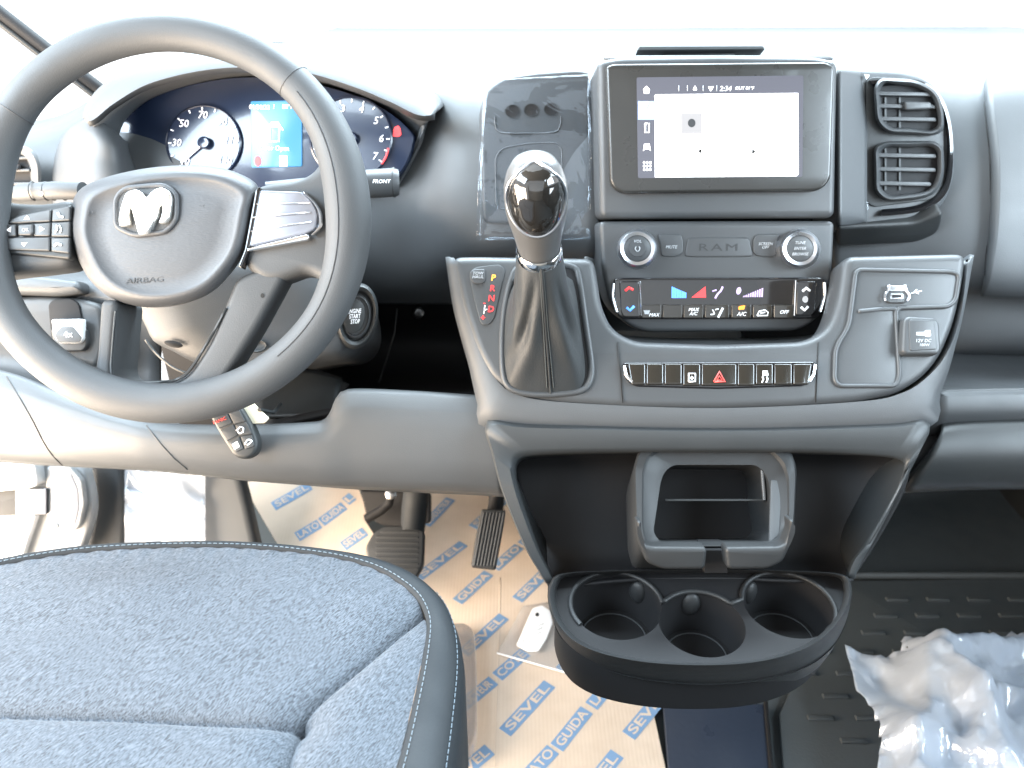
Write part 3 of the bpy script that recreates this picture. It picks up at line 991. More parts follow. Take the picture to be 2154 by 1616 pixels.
# climate strip
cs = prism('climate_strip', [(1290, 585), (1737, 584), (1734, 650), (1722, 671), (1306, 672), (1294, 655)], SP, 0.004, 0.008, 'gloss', CL, r=[14, 14, 14, 16, 16, 14], bevel=0.002)
for pts in ([(1291, 596), (1289, 625), (1297, 656)], [(1735, 594), (1735, 625), (1727, 656)]):
    q = spline([Vector(p) for p in pts], 6)
    tube('chrome_edge', [SP.pt(v.x, v.y, 0.0045) for v in q], 0.0016, 'chrome', cs, 8)
for x0, x1, nm in ((1350, 1391, 'seat_max'), (1394, 1435, 'blank'), (1438, 1479, 'max_ac'), (1483, 1534, 'air_flow'), (1539, 1580, 'ac'), (1584, 1625, 'recirc'), (1628, 1670, 'off')):
    k = prism('climate_key', [(x0, 641), (x1, 641), (x1, 670), (x0, 670)], SP, 0.0062, 0.003, 'gloss_tan_reflection', cs, r=3, bevel=0.001)
    cx = (x0 + x1) / 2
    if nm == 'seat_max':
        text('MAX', SP, cx + 5, 663, 7, 'white', k, 0.0066, shear=0.25)
        prism('defrost_icon', [(cx - 17, 653), (cx - 3, 653), (cx - 6, 661), (cx - 14, 661)], SP, 0.0066, 0.0003, 'grey_print', k, bevel=0)
    elif nm == 'max_ac':
        text('MAX\nA/C', SP, cx, 656, 7, 'white', k, 0.0066, shear=0.25)
    elif nm == 'air_flow':
        ribbon('seat_icon', [(cx + 2, 668), (cx + 6, 660), (cx + 12, 648)], SP, 0.0066, 4, 'white', k)
        ribbon('air_icon', [(cx - 14, 662), (cx - 6, 660), (cx - 10, 652)], SP, 0.0066, 2, 'white', k)
        ribbon('air_icon', [(cx - 4, 652), (cx + 3, 650)], SP, 0.0066, 2, 'white', k, sp=False)
    elif nm == 'ac':
        text('A/C', SP, cx, 661, 8, 'white', k, 0.0066, shear=0.25)
        prism('lamp', [(cx - 6, 645), (cx + 8, 642), (cx + 6, 651), (cx - 6, 652)], SP, 0.0066, 0.0003, 'orange', k, r=2, bevel=0)
    elif nm == 'recirc':
        ribbon('car_icon', [(cx - 12, 664), (cx - 8, 655), (cx + 4, 652), (cx + 11, 657), (cx + 10, 664), (cx - 12, 664)], SP, 0.0066, 2, 'white', k, sp=False)
        ribbon('air_icon', [(cx - 5, 659), (cx + 5, 657)], SP, 0.0066, 2, 'white', k, sp=False)
    elif nm == 'off':
        text('OFF', SP, cx, 657, 7.5, 'white', k, 0.0066, shear=0.25)
lk = prism('temperature_rocker', [(1303, 592), (1344, 592), (1346, 668), (1312, 668), (1306, 655)], SP, 0.0062, 0.003, 'gloss', cs, r=5, bevel=0.001)
ribbon('warmer_arrow', [(1315, 612), (1323, 605), (1332, 610)], SP, 0.0066, 5, 'red', lk, sp=False)
ribbon('cooler_arrow', [(1318, 647), (1325, 653), (1334, 644)], SP, 0.0066, 5, 'blue', lk, sp=False)
rk = prism('fan_rocker', [(1677, 592), (1718, 592), (1714, 655), (1708, 664), (1674, 664)], SP, 0.0062, 0.003, 'gloss', cs, r=5, bevel=0.001)
ribbon('fan_up_arrow', [(1688, 613), (1696, 606), (1704, 612)], SP, 0.0066, 5, 'white', rk, sp=False)
ribbon('fan_down_arrow', [(1685, 646), (1692, 653), (1700, 645)], SP, 0.0066, 5, 'white', rk, sp=False)
prism('fan_icon', ell(1694, 630, 6, 7, 0, 12), SP, 0.0066, 0.0003, 'grey_print', rk, bevel=0)
for i in range(9):
    x = 1413 + i * 3.5
    poly('cold_bar', [(x, 603 + i * 1.5), (x + 2.6, 604 + i * 1.5), (x + 2.6, 627), (x, 627)], SP, 0.0046, 'blue', cs)
poly('heat_wedge', [(1455, 626), (1484, 603), (1485, 626)], SP, 0.0046, 'red', cs)
ribbon('airflow_figure', [(1504, 628), (1510, 618), (1516, 612), (1520, 603)], SP, 0.0046, 4, 'lilac', cs)
ribbon('airflow_figure', [(1498, 613), (1507, 610)], SP, 0.0046, 3, 'lilac', cs, sp=False)
prism('fan_symbol', ell(1554, 612, 5, 8, 15, 12), SP, 0.0046, 0.0003, 'lilac', cs, bevel=0)
for i in range(9):
    x = 1564 + i * 4.8
    poly('fan_bar', [(x, 623 - i * 2), (x + 2.8, 622 - i * 2), (x + 2, 625), (x - 1, 625)], SP, 0.0046, 'lilac', cs)
for a in ((1346, 592, 1349, 664), (1674, 590, 1671, 664)):
    tube('divider', [SP.pt(a[0], a[1], 0.0055), SP.pt(a[2], a[3], 0.0055)], 0.0007, 'chrome', cs, 6)

# ================================================================== centre console body
BP = Plane(1500, 720, 0.78, 40)
con = T('centre_console', 'charcoal centre console carrying gear lever, switches and cup holders', 'console', (0.2, 0.7, 0.0))
fo = [(948, 537), (1010, 536), (1250, 540), (1258, 580), (1266, 640), (1288, 690), (1335, 716), (1510, 722), (1695, 716), (1742, 690), (1762, 640), (1772, 580), (1778, 536), (2038, 530),
      (2030, 600), (2012, 680), (1985, 745), (1950, 790), (1895, 826), (1800, 846), (1660, 856), (1500, 860), (1330, 858), (1180, 848), (1085, 832), (1035, 800), (1000, 735), (970, 645)]
rr_ = [16, 0, 20, 10, 20, 40, 30, 0, 30, 40, 20, 10, 20, 22] + [30] * 14
fascia = prism('fascia', fo, BP, 0.0, 0.035, 'plastic2', con, r=rr_, bevel=0.009, seg=5)
# flank below/behind fascia
oA = [(945, 540), (962, 650), (992, 760), (1012, 850), (1030, 894), (1250, 902), (1500, 906), (1750, 902), (1948, 893), (1968, 830), (1992, 760), (2018, 650), (2040, 535)]
oA = resample(spline([Vector(p) for p in oA], 6), 90)
oF = [(955, 545), (976, 650), (1006, 740), (1042, 806), (1090, 838), (1200, 854), (1500, 865), (1800, 852), (1900, 832), (1955, 795), (1990, 748), (2016, 670), (2036, 545)]
oF = resample(spline([Vector(p) for p in oF], 6), 90)
fl = [[BP.pt(v.x, v.y, -0.006) - BP.n * 0.03 for v in oF], [BP.pt(v.x, v.y, -0.006) for v in oF], [BP.pt(v.x * .5 + w.x * .5, v.y * .5 + w.y * .5, -0.008) for v, w in zip(oF, oA)],
      [BP.pt(w.x, w.y, -0.018) for w in oA], [BP.pt(w.x, w.y, -0.018) - BP.n * 0.12 for w in oA]]
loft('flank', fl, 'plastic', con, closed=False, smooth=60, thick=0.004, off=1)
for x in ((1300, 716, 1310, 868), (1722, 716, 1716, 866)):
    ribbon('seam', [(x[0], x[1] + 4), (x[2], x[3] - 20)], BP, 0.0006, 2.2, 'seam', con, sp=False)
# recess trough behind the module
patch('trough', [[(1250, 545, 0.83), (1250, 640, 0.84), (1290, 700, 0.84), (1512, 712, 0.845), (1730, 700, 0.84), (1765, 640, 0.84), (1780, 545, 0.83)],
                 [(1235, 540, 0.80), (1240, 650, 0.80), (1280, 725, 0.80), (1512, 735, 0.80), (1745, 725, 0.80), (1785, 650, 0.80), (1800, 540, 0.80)]], 'dark', con, per=(3, 8), thick=0.003, off=1)

# lower pod with the side recesses
N_ = 120
O_ = [(1154, 1224), (1136, 1195), (1108, 1145), (1062, 1032), (1040, 950), (1029, 895), (1100, 900), (1300, 906), (1500, 909), (1700, 906), (1880, 899), (1948, 894), (1930, 945), (1900, 1005), (1840, 1120), (1806, 1180), (1791, 1216)]
I_ = [(1162, 1226), (1146, 1195), (1122, 1145), (1088, 1050), (1074, 990), (1088, 958), (1150, 948), (1300, 944), (1500, 943), (1700, 944), (1850, 950), (1904, 962), (1910, 985), (1890, 1035), (1830, 1140), (1800, 1180), (1786, 1216)]
O_ = resample(spline([Vector(p) for p in O_], 10), N_)
I_ = resample(spline([Vector(p) for p in I_], 10), N_)


def sd(py):
    return 0.772 + 0.012 * max(0, min(1, (py - 1000) / 240))


pod = [[P(v.x, v.y, sd(v.y)) + Vector((0, 0.14, 0.0)) for v in O_], [P(v.x, v.y, sd(v.y) + 0.004) for v in O_],
       [P(v.x * .93 + w.x * .07, v.y * .93 + w.y * .07, sd(v.y)) for v, w in zip(O_, I_)], [P(v.x * .15 + w.x * .85, v.y * .15 + w.y * .85, sd(v.y)) for v, w in zip(O_, I_)],
       [P(w.x, w.y, sd(w.y) + 0.004) for w in I_], [P(1490 + (w.x - 1490) * 0.985, w.y + 6, sd(w.y) + 0.03 - 0.024 * max(0, min(1, (w.x - 1500) / 300))) for w in I_]]
loft('lower_pod', pod, 'podface', con, closed=False, smooth=60, thick=0.003, off=1)
patch('recess_panel', [[(1070, 948, 0.80), (1280, 940, 0.80), (1500, 938, 0.80), (1720, 940, 0.80), (1915, 950, 0.785)],
                       [(1070, 985, 0.835), (1280, 975, 0.835), (1500, 970, 0.835), (1720, 975, 0.835), (1915, 985, 0.795)],
                       [(1090, 1060, 0.84), (1290, 1060, 0.84), (1500, 1060, 0.84), (1710, 1060, 0.84), (1893, 1050, 0.797)],
                       [(1130, 1165, 0.835), (1300, 1160, 0.835), (1500, 1155, 0.835), (1680, 1160, 0.835), (1836, 1150, 0.796)],
                       [(1150, 1222, 0.808), (1300, 1200, 0.815), (1500, 1195, 0.815), (1660, 1200, 0.815), (1800, 1205, 0.792)],
                       [(1152, 1240, 0.79), (1300, 1220, 0.79), (1500, 1215, 0.79), (1660, 1220, 0.79), (1795, 1222, 0.79)]], 'black', con, per=(6, 6), thick=0.003, off=1)
box('base', 0.10, 0.32, 0.98, 1.3, 0.0, 0.52, 'dark', con, 0.02)

# phone cubby
KU = Plane(1505, 1040, 0.76, 58)
ko = [(1333, 985), (1342, 948), (1385, 918), (1620, 918), (1664, 948), (1676, 985), (1670, 1110), (1655, 1150), (1350, 1150), (1338, 1110)]
ki = [(1390, 1012), (1398, 992), (1416, 978), (1590, 978), (1608, 992), (1617, 1012), (1634, 1120), (1622, 1140), (1388, 1140), (1374, 1120)]
ko2 = resample(fillet(ko, 14), 100, True)
ki2 = resample(fillet(ki, 10), 100, True)


def rot_to(a, b):
    """align start of ring b to ring a"""
    best = min(range(len(b)), key=lambda k: (a[0] - b[k]).length)
    return b[best:] + b[:best]


ki2 = rot_to(ko2, ki2)
rg = []
rg.append([KU.pt(v.x, v.y, 0.0) + Vector((0, 0.03, -0.055)) for v in ko2])
rg.append([KU.pt(v.x, v.y, -0.003) for v in ko2])
rg.append([KU.pt(v.x * .94 + w.x * .06, v.y * .94 + w.y * .06, 0.0) for v, w in zip(ko2, ki2)])
rg.append([KU.pt(v.x * .7 + w.x * .3, v.y * .7 + w.y * .3, 0.0) for v, w in zip(ko2, ki2)])
rg.append([KU.pt(v.x * .6 + w.x * .4, v.y * .6 + w.y * .4, -0.004) for v, w in zip(ko2, ki2)])
rg.append([KU.pt(w.x, w.y, -0.008) for w in ki2])
c_ = KU.pt(1505, 1075, -0.01)
rg.append([KU.pt(w.x, w.y, -0.012).lerp(c_, 0.04) + Vector((0, 0.055, -0.045)) for w in ki2])
cb = loft('phone_cubby', rg, 'pod', con, smooth=45, cap1=False)
v6 = rg[-1]
n6 = len(v6)
mesh_obj('cubby_back', v6, [tuple(range(n6))], 'black', con, 0)
tube('cubby_ledge', [KU.pt(x, 1052, -0.022) for x in (1400, 1450, 1505, 1560, 1610)], 0.0012, 'dark', con, 6)
tube('cubby_rib', [KU.pt(1603, 990, -0.012), KU.pt(1608, 1052, -0.02)], 0.0018, 'plastic2', con, 6)
prism('cubby_wall', [(1622, 1010), (1645, 1010), (1640, 1125), (1618, 1142)], KU, -0.006, 0.003, 'plastic2', con, r=2, bevel=0.0008)
# front lips of the cubby with the gap between
LP = Plane(1505, 1170, 0.715, 22)
for pts in ([(1350, 1120), (1358, 1146), (1372, 1152), (1484, 1153), (1488, 1160), (1484, 1200), (1395, 1200), (1360, 1186), (1346, 1150), (1340, 1098), (1350, 1098)],
            [(1664, 1118), (1652, 1146), (1640, 1152), (1530, 1153), (1526, 1160), (1530, 1200), (1615, 1199), (1648, 1184), (1664, 1150), (1672, 1095), (1662, 1095)]):
    prism('lip', pts, LP, 0.0, 0.016, 'pod', con, r=7, bevel=0.004, seg=4)
tubepts = [(1372, 1151), (1484, 1152)]
prism('gap_block', [(1482, 1158), (1530, 1158), (1530, 1205), (1482, 1205)], LP, -0.016, 0.03, 'black', con, bevel=0)

# cup holder tray
ZR = 0.452
HR, H1, H2 = HP(ZR), HP(ZR - 0.036), HP(ZR - 0.085)
rim = [(1158, 1225), (1152, 1262), (1168, 1310), (1205, 1350), (1270, 1378), (1370, 1396), (1490, 1401), (1600, 1393), (1690, 1368), (1750, 1328), (1784, 1280), (1791, 1235), (1770, 1208), (1650, 1200), (1480, 1197), (1300, 1200), (1185, 1206)]
r1 = [(1160, 1262), (1162, 1300), (1182, 1345), (1225, 1385), (1290, 1415), (1380, 1434), (1490, 1441), (1600, 1432), (1690, 1407), (1748, 1366), (1778, 1315), (1786, 1268), (1765, 1235), (1650, 1228), (1480, 1225), (1300, 1228), (1190, 1236)]
r2 = [(1180, 1320), (1192, 1360), (1215, 1400), (1255, 1436), (1315, 1462), (1395, 1478), (1490, 1482), (1585, 1476), (1660, 1455), (1712, 1420), (1745, 1375), (1758, 1325), (1740, 1290), (1650, 1280), (1480, 1278), (1300, 1280), (1205, 1290)]
rim, r1, r2 = [resample(spline([Vector(p) for p in r_], 10, True), 140, True) for r_ in (rim, r1, r2)]
rimc = HR.pt(1475, 1290)
ctr2 = Vector((1475, 1290))


def inn(v, k):
    return v + (ctr2 - v) * k


wall = [[HR.pt(*inn(v, 0.055), -0.013) for v in rim], [HR.pt(*inn(v, 0.05), -0.006) for v in rim], [HR.pt(*inn(v, 0.035), 0.0) for v in rim], [HR.pt(*inn(v, 0.015), 0.002) for v in rim], [HR.pt(v.x, v.y, -0.003) for v in rim],
        [HR.pt(v.x * .5 + w.x * .5, v.y * .5 + w.y * .5, -0.018) for v, w in zip(rim, r1)], [H1.pt(v.x, v.y - 3, 0.001) for v in r1], [H1.pt(v.x, v.y, 0.0015) for v in r1], [H1.pt(*inn(v, 0.012), -0.003) for v in r1],
        [H1.pt(v.x * .5 + w.x * .5, v.y * .5 + w.y * .5, -0.022) for v, w in zip(r1, r2)], [H2.pt(*inn(v, 0.01), 0.004) for v in r2], [H2.pt(*inn(v, 0.05), 0) for v in r2], [H2.pt(*inn(v, 0.5), 0) for v in r2]]
loft('cup_tray', wall, 'pod', con, smooth=50, cap1=True)
q = [HR.uv(*inn(v, 0.054), -0.012) for v in rim]
deck = prism_uv('cup_deck', q, HP(ZR), -0.012, 0.060, 'black', con, bevel=0)
wells = []
for (cx, cy, rx) in ((1297, 1273, 97), (1476, 1312, 92), (1658, 1272, 95)):
    c = HR.pt(cx, cy, -0.012)
    R0 = rx * HR.scale(cx, cy)
    wells.append((c, R0))
cut = []
for c, R0 in wells:
    rg = []
    for z, k in ((0.03, 1.0), (-0.002, 1.0), (-0.044, 0.86)):
        rg.append([c + Vector((cos(a) * R0 * k, sin(a) * R0 * k, z)) for a in [2 * pi * i / 48 for i in range(48)]])
    cut.append(loft('cutter', rg, 'dark', None, cap0=True, cap1=True))
boolean(deck, cut)
lip_path = []
for (c, R0), (a0, a1) in zip(wells, ((215, 8), (143, 37), (172, -35))):
    lip_path += [c + Vector((cos(radians(a)) * (R0 + 0.001), sin(radians(a)) * (R0 + 0.001), 0.0006)) for a in [a0 + (a1 - a0) * i / 24 for i in range(25)]]
    tube('well_ring', [c + Vector((cos(radians(a)) * R0 * 0.74, sin(radians(a)) * R0 * 0.74, -0.0435)) for a in range(0, 360, 12)], 0.0008, 'plastic2', con, 6, closed=True)
tube('well_lip', lip_path, 0.0024, 'pod', con, 8)
for w, ang, zz, k in ((0, 52, -0.016, 1.0), (0, 205, -0.020, 0.8), (1, 92, -0.014, 1.0), (2, 130, -0.016, 1.0), (2, -28, -0.020, 0.9)):
    c0, R0 = wells[w]
    a = radians(ang)
    d_ = Vector((cos(a), sin(a), 0))
    tn = Vector((-sin(a), cos(a), 0))
    c = c0 + d_ * R0 * (0.985 if w != 1 else 0.98) + Vector((0, 0, zz))
    rg = []
    for i in range(1, 12):
        t = pi * i / 12
        rg.append([c + d_ * (0.006 * k * sin(t) * cos(b_)) + tn * (0.0095 * k * sin(t) * sin(b_)) + Vector((0, 0, 0.0135 * k * cos(t))) for b_ in [2 * pi * q_ / 16 for q_ in range(16)]])
    loft('grip_pad', rg, 'pod', con, cap0=True, cap1=True, smooth=80)

# pocket shapes on the right of the fascia: raised rims around shallow pads
pk = [(1800, 572), (1808, 568), (2000, 572), (2018, 578), (2010, 632), (1995, 645), (1890, 648), (1884, 655), (1892, 790), (1885, 812), (1765, 812), (1755, 800), (1757, 730), (1785, 690)]
pf = fillet(pk, [10, 8, 12, 14, 14, 12, 8, 8, 14, 14, 14, 14, 22, 22])
pf = resample(pf, 150, True)
prism('pad', [(v.x, v.y) for v in pf], BP, 0.0012, 0.001, 'plastic2', con, bevel=0.0004)
tube('pad_rim', [BP.pt(v.x, v.y, 0.0012) for v in pf], 0.0022, 'plastic2', con, 8, closed=True)
ribbon('pad_step', [(1805, 655), (1860, 650), (1886, 650)], BP, 0.0022, 8, 'plastic2', con)
us = T('usb_port', 'small twin usb socket with white surround on right of console', 'usb port', BP.pt(1888, 620))
prism('housing', [(1868, 600), (1906, 600), (1913, 628), (1905, 637), (1870, 637), (1861, 628)], BP, 0.004, 0.004, 'plastic2', us, r=4, bevel=0.001)
prism('socket', [(1872, 601), (1901, 601), (1902, 612), (1871, 612)], BP, 0.0046, 0.002, 'silver', us, r=2, bevel=0.0004)
prism('socket', [(1874, 618), (1900, 618), (1900, 629), (1874, 629)], BP, 0.0046, 0.002, 'silver', us, r=2, bevel=0.0004)
prism('slot', [(1877, 620), (1897, 620), (1897, 626), (1877, 626)], BP, 0.005, 0.0008, 'black', us, bevel=0)
for pts in ([(1869, 600), (1867, 612), (1861, 622), (1863, 634)], [(1903, 600), (1906, 612), (1912, 622), (1908, 634)]):
    q = spline([Vector(p) for p in pts], 5)
    tube('bracket', [BP.pt(v.x, v.y, 0.0048) for v in q], 0.0014, 'silver', us, 6)
ribbon('usb_mark', [(1917, 617), (1939, 612)], BP, 0.0018, 2, 'white', us, sp=False)
ribbon('usb_mark', [(1923, 615), (1929, 609)], BP, 0.0018, 2, 'white', us, sp=False)
ribbon('usb_mark', [(1926, 615), (1933, 618)], BP, 0.0018, 2, 'white', us, sp=False)
po = T('power_outlet', 'square hinged power outlet cap with a key symbol', 'power outlet', BP.pt(1938, 740))
prism('cap', [(1902, 672), (1910, 665), (1968, 668), (1977, 680), (1980, 735), (1975, 745), (1905, 745), (1898, 738)], BP, 0.012, 0.012, 'plastic2', po, r=10, bevel=0.003)
prism('face', [(1913, 672), (1964, 674), (1972, 735), (1914, 738)], BP, 0.0128, 0.002, 'plastic2', po, r=6, bevel=0.0008)
prism('key_mark', [(1928, 699), (1944, 699), (1947, 695), (1957, 695), (1958, 707), (1948, 708), (1944, 705), (1928, 705)], BP, 0.0132, 0.0003, 'white', po, bevel=0)
text('12V DC', BP, 1942, 717, 7, 'grey_print', po, 0.0132, shear=0.2)
text('180W', BP, 1944, 726, 6, 'grey_print', po, 0.0132, shear=0.2)

# switch bank
sb = T('switch_bank', 'row of glossy push switches with red hazard button on the console', 'switch bank', BP.pt(1512, 815))
prism('frame', [(1309, 762), (1718, 760), (1714, 795), (1695, 812), (1510, 818), (1335, 813), (1316, 798)], BP, 0.002, 0.006, 'gloss', sb, r=[10, 10, 14, 14, 0, 14, 14], bevel=0.002)
xs = [1317, 1359, 1397, 1436, 1475, 1551, 1589, 1628, 1668, 1712]
for i in range(9):
    a, b_ = xs[i] + 1, xs[i + 1] - 1
    k = prism('switch', [(a if i else a + 3, 765), (b_ if i < 8 else b_ - 2, 765), (b_ if i < 8 else b_ - 9, 809 + (2 if 2 < i < 6 else 0)), (a if i else a + 11, 809 + (2 if 2 < i < 6 else 0))], BP, 0.0055, 0.004, 'gloss_tan_reflection', sb, r=3, bevel=0.0015)
    cx = (a + b_) / 2
    if i == 3:
        ribbon('lock_icon', [(cx - 7, 803), (cx - 7, 786), (cx + 7, 786), (cx + 7, 803), (cx - 7, 803)], BP, 0.0058, 2.5, 'white', k, sp=False)
        prism('lock_dot', ell(cx, 795, 3, 4, 0, 8), BP, 0.0058, 0.0003, 'white', k, bevel=0)
    if i == 4:
        k['label'] = 'wide hazard switch with red triangle'
        ribbon('hazard_triangle', [(cx - 11, 803), (cx, 782), (cx + 12, 803), (cx - 11, 803)], BP, 0.0058, 4, 'redprint', k, sp=False)
        ribbon('hazard_triangle', [(cx - 5, 800), (cx, 791), (cx + 6, 800), (cx - 5, 800)], BP, 0.0058, 2, 'redprint', k, sp=False)
    if i == 6:
        prism('traction_icon', [(cx - 4, 780), (cx + 6, 780), (cx + 8, 790), (cx - 4, 791)], BP, 0.0058, 0.0003, 'white', k, bevel=0)
        ribbon('traction_icon', [(cx - 6, 805), (cx - 3, 798), (cx - 5, 793)], BP, 0.0058, 2.5, 'white', k)
        ribbon('traction_icon', [(cx + 3, 805), (cx + 6, 798), (cx + 4, 793)], BP, 0.0058, 2.5, 'white', k)
for pts in ([(1313, 770), (1318, 790), (1330, 804)], [(1715, 768), (1711, 788), (1702, 803)]):
    q = spline([Vector(p) for p in pts], 5)
    tube('chrome_end', [BP.pt(v.x, v.y, 0.0045) for v in q], 0.0017, 'chrome', sb, 8)
# ================================================================== gear selector
gs = T('gear_lever', 'gear lever with glossy black knob rising from a leather gaiter', 'gear lever', BP.pt(1150, 700))
base_o = [(1062, 800), (1056, 740), (1060, 660), (1075, 590), (1095, 562), (1160, 556), (1205, 562), (1218, 585), (1232, 680), (1244, 770), (1238, 808), (1215, 824), (1140, 830), (1085, 822)]
base = resample(spline([Vector(p) for p in base_o], 8, True), 96, True)
# shallow well around the gaiter
tube('gaiter_frame', [BP.pt(v.x, v.y, 0.001) for v in base], 0.0032, 'plastic2', gs, 8, closed=True)
prism('gaiter_well', [(v.x, v.y) for v in base], BP, 0.0012, 0.012, 'black', gs, bevel=0)
colC = P(1134, 530, 0.695)
ax = (P(1125, 375, 0.629) - colC).normalized()
ex = Vector((1, 0, 0))
ex = (ex - ax * ex.dot(ax)).normalized()
ey = ax.cross(ex)
NG = 96
b3 = [BP.pt(1148 + (v.x - 1148) * (0.86 if v.x > 1148 else 0.96), v.y if v.y > 640 else 640 + (v.y - 640) * 0.7, 0.002) for v in base]
bc = sum(b3, Vector()) / NG


def ringc(c, rx, ry, ref):
    out = []
    for p in ref:
        d_ = p - bc
        a = math.atan2(d_.dot(ey), d_.dot(ex))
        out.append(c + ex * rx * cos(a) + ey * ry * sin(a))
    return out


AF = math.atan2((BP.pt(1158, 830) - bc).dot(ey), (BP.pt(1158, 830) - bc).dot(ex))
top = ringc(colC, 0.0195, 0.0185, b3)
rings = []
for k in range(19):
    t = k / 18
    rg = []
    for i in range(NG):
        p = b3[i].lerp(top[i], t)
        cc = bc.lerp(colC, t)
        d_ = p - cc
        a = math.atan2((b3[i] - bc).dot(ey), (b3[i] - bc).dot(ex))
        # soft waist and leather folds running from the collar down
        w = sin(pi * min(1, t * 1.05))
        ph = (a - AF + pi) % (2 * pi) - pi

        def bump_(c0, wd):
            return math.exp(-((ph - c0) / wd) ** 2)
        f = 1 - 0.10 * w
        f += -0.16 * w * bump_(-0.95 + 0.75 * t, 0.13) + 0.10 * w * bump_(-0.62 + 0.62 * t, 0.16) - 0.08 * w * bump_(-1.5, 0.25)
        f += -0.12 * w * bump_(0.80 - 0.25 * t, 0.15) + 0.08 * w * bump_(0.48 - 0.2 * t, 0.18) + 0.09 * w * bump_(1.15, 0.22)
        f += 0.025 * w * sin(ph * 9 + 9 * t) + 0.03 * w * noise.noise(Vector((ph * 1.5, t * 5, 2)))
        rg.append(cc + d_ * f)
    rings.append(rg)
loft('gaiter', rings, 'leather', gs, smooth=180)
# stitched seam up the front of the gaiter
fi = min(range(NG), key=lambda i: (b3[i] - BP.pt(1158, 830)).length)
for off, mm in ((-1, 'threaddark'), (1, 'threaddark')):
    path = []
    for k in range(1, 19):
        i = (fi + off * (1 if k > 9 else 1)) % NG
        path.append(rings[k][i] + (rings[k][i] - bc.lerp(colC, k / 18)).normalized() * 0.0006)
    tube('stitch_seam', path, 0.0006, mm, gs, 6)
path = [rings[k][fi] + (rings[k][fi] - bc.lerp(colC, k / 18)).normalized() * 0.001 for k in range(0, 19)]
tube('welt', path, 0.0010, 'leather', gs, 6)
# collar, shaft and knob


def lathe(name, c, ax_, prof, m, parent, n=40, sx=1.0, sy=1.0, **kw):
    return loft(name, [[c + ax_ * z + (ex * cos(2 * pi * i / n) * sx + ey * sin(2 * pi * i / n) * sy) * r_ for i in range(n)] for (r_, z) in prof], m, parent, **kw)


lathe('collar', colC, ax, [(0.0196, -0.006), (0.0202, -0.004), (0.0202, 0.003), (0.0188, 0.005)], 'chrome', gs)
lathe('shaft', colC, ax, [(0.0175, 0.002), (0.0185, 0.01), (0.0200, 0.020), (0.0222, 0.032), (0.0236, 0.040)], 'satin_knob', gs, cap1=True)
kn = colC + ax * 0.040
KS = 1.22
lathe('knob_shell', kn, ax, [(0.0236, -0.001), (0.0252, 0.010), (0.0256, 0.022), (0.0248, 0.034), (0.0222, 0.045), (0.0180, 0.0535), (0.0110, 0.0585), (0.002, 0.060)], 'satin_knob', gs, cap1=True, smooth=180)
# glossy inset facing the driver/camera
vd = (CAM - (kn + ax * 0.016))
vd = (vd - ax * vd.dot(ax)).normalized()
cc = kn + ax * 0.027
fr = []
side = ax.cross(vd).normalized()


def shell_r(z):
    pr = [(-1, 0.0236), (0.0, 0.0236), (0.010, 0.0252), (0.022, 0.0256), (0.034, 0.0248), (0.045, 0.0222), (0.0535, 0.0180), (0.0585, 0.0110), (0.060, 0.002), (1, 0.002)]
    for (z0, r0), (z1, r1_) in zip(pr, pr[1:]):
        if z0 <= z <= z1:
            return r0 + (r1_ - r0) * (z - z0) / (z1 - z0)
    return 0.002


def inset_pt(i, k, n, lift):
    a = 2 * pi * i / n
    x, z = cos(a) * 0.0226 * k, 0.0305 + sin(a) * 0.0285 * k
    r_ = max(shell_r(z), abs(x) + 0.002)
    return kn + ax * z + side * x + vd * (math.sqrt(max(1e-7, r_ * r_ - x * x)) + lift)


for (k, lift) in ((1.0, -0.006), (1.0, 0.0), (0.92, 0.0016), (0.75, 0.0026), (0.5, 0.0034), (0.25, 0.0037), (0.03, 0.0038)):
    fr.append([inset_pt(i, k, 44, lift) for i in range(44)])
loft('gloss_inset', fr, 'knob', gs, cap1=True, smooth=180)
tube('inset_ring', [inset_pt(i, 1.03, 48, 0.0) for i in range(48)], 0.0013, 'silver', gs, 8, closed=True)

# selector legend on the left of the fascia
sl = T('selector_legend', 'gear selector legend plate with red P R N D letters', 'indicator plate', BP.pt(1020, 680))
prism('plate', [(986, 575), (1000, 562), (1050, 556), (1063, 566), (1040, 670), (1028, 684), (1012, 682), (1000, 640)], BP, 0.0012, 0.002, 'plastic2', sl, r=10, bevel=0.0006)
b = prism('tow_key', [(988, 572), (997, 566), (1020, 566), (1021, 588), (1016, 597), (998, 597), (990, 588)], BP, 0.003, 0.003, 'plastic2', sl, r=5, bevel=0.001)
text('TOW\nHAUL', BP, 1005, 579, 6.5, 'grey_print', b, 0.0034, shear=0.2)
for s_, x, y, m_ in (('P', 1037, 585, 'amber'), ('R', 1035, 607, 'red'), ('N', 1033, 628, 'red'), ('D', 1032, 651, 'red')):
    text(s_, BP, x, y, 13, m_, sl, 0.0016, shear=0.15, bold=0.012)
ribbon('shift_gate', [(1020, 642), (1018, 660)], BP, 0.0016, 2, 'white', sl, sp=False)
ribbon('shift_gate', [(1019, 652), (1025, 651)], BP, 0.0016, 2, 'white', sl, sp=False)
text('-', BP, 1019, 637, 13, 'red', sl, 0.0016)
text('+', BP, 1016, 669, 12, 'red', sl, 0.0016, bold=0.02)

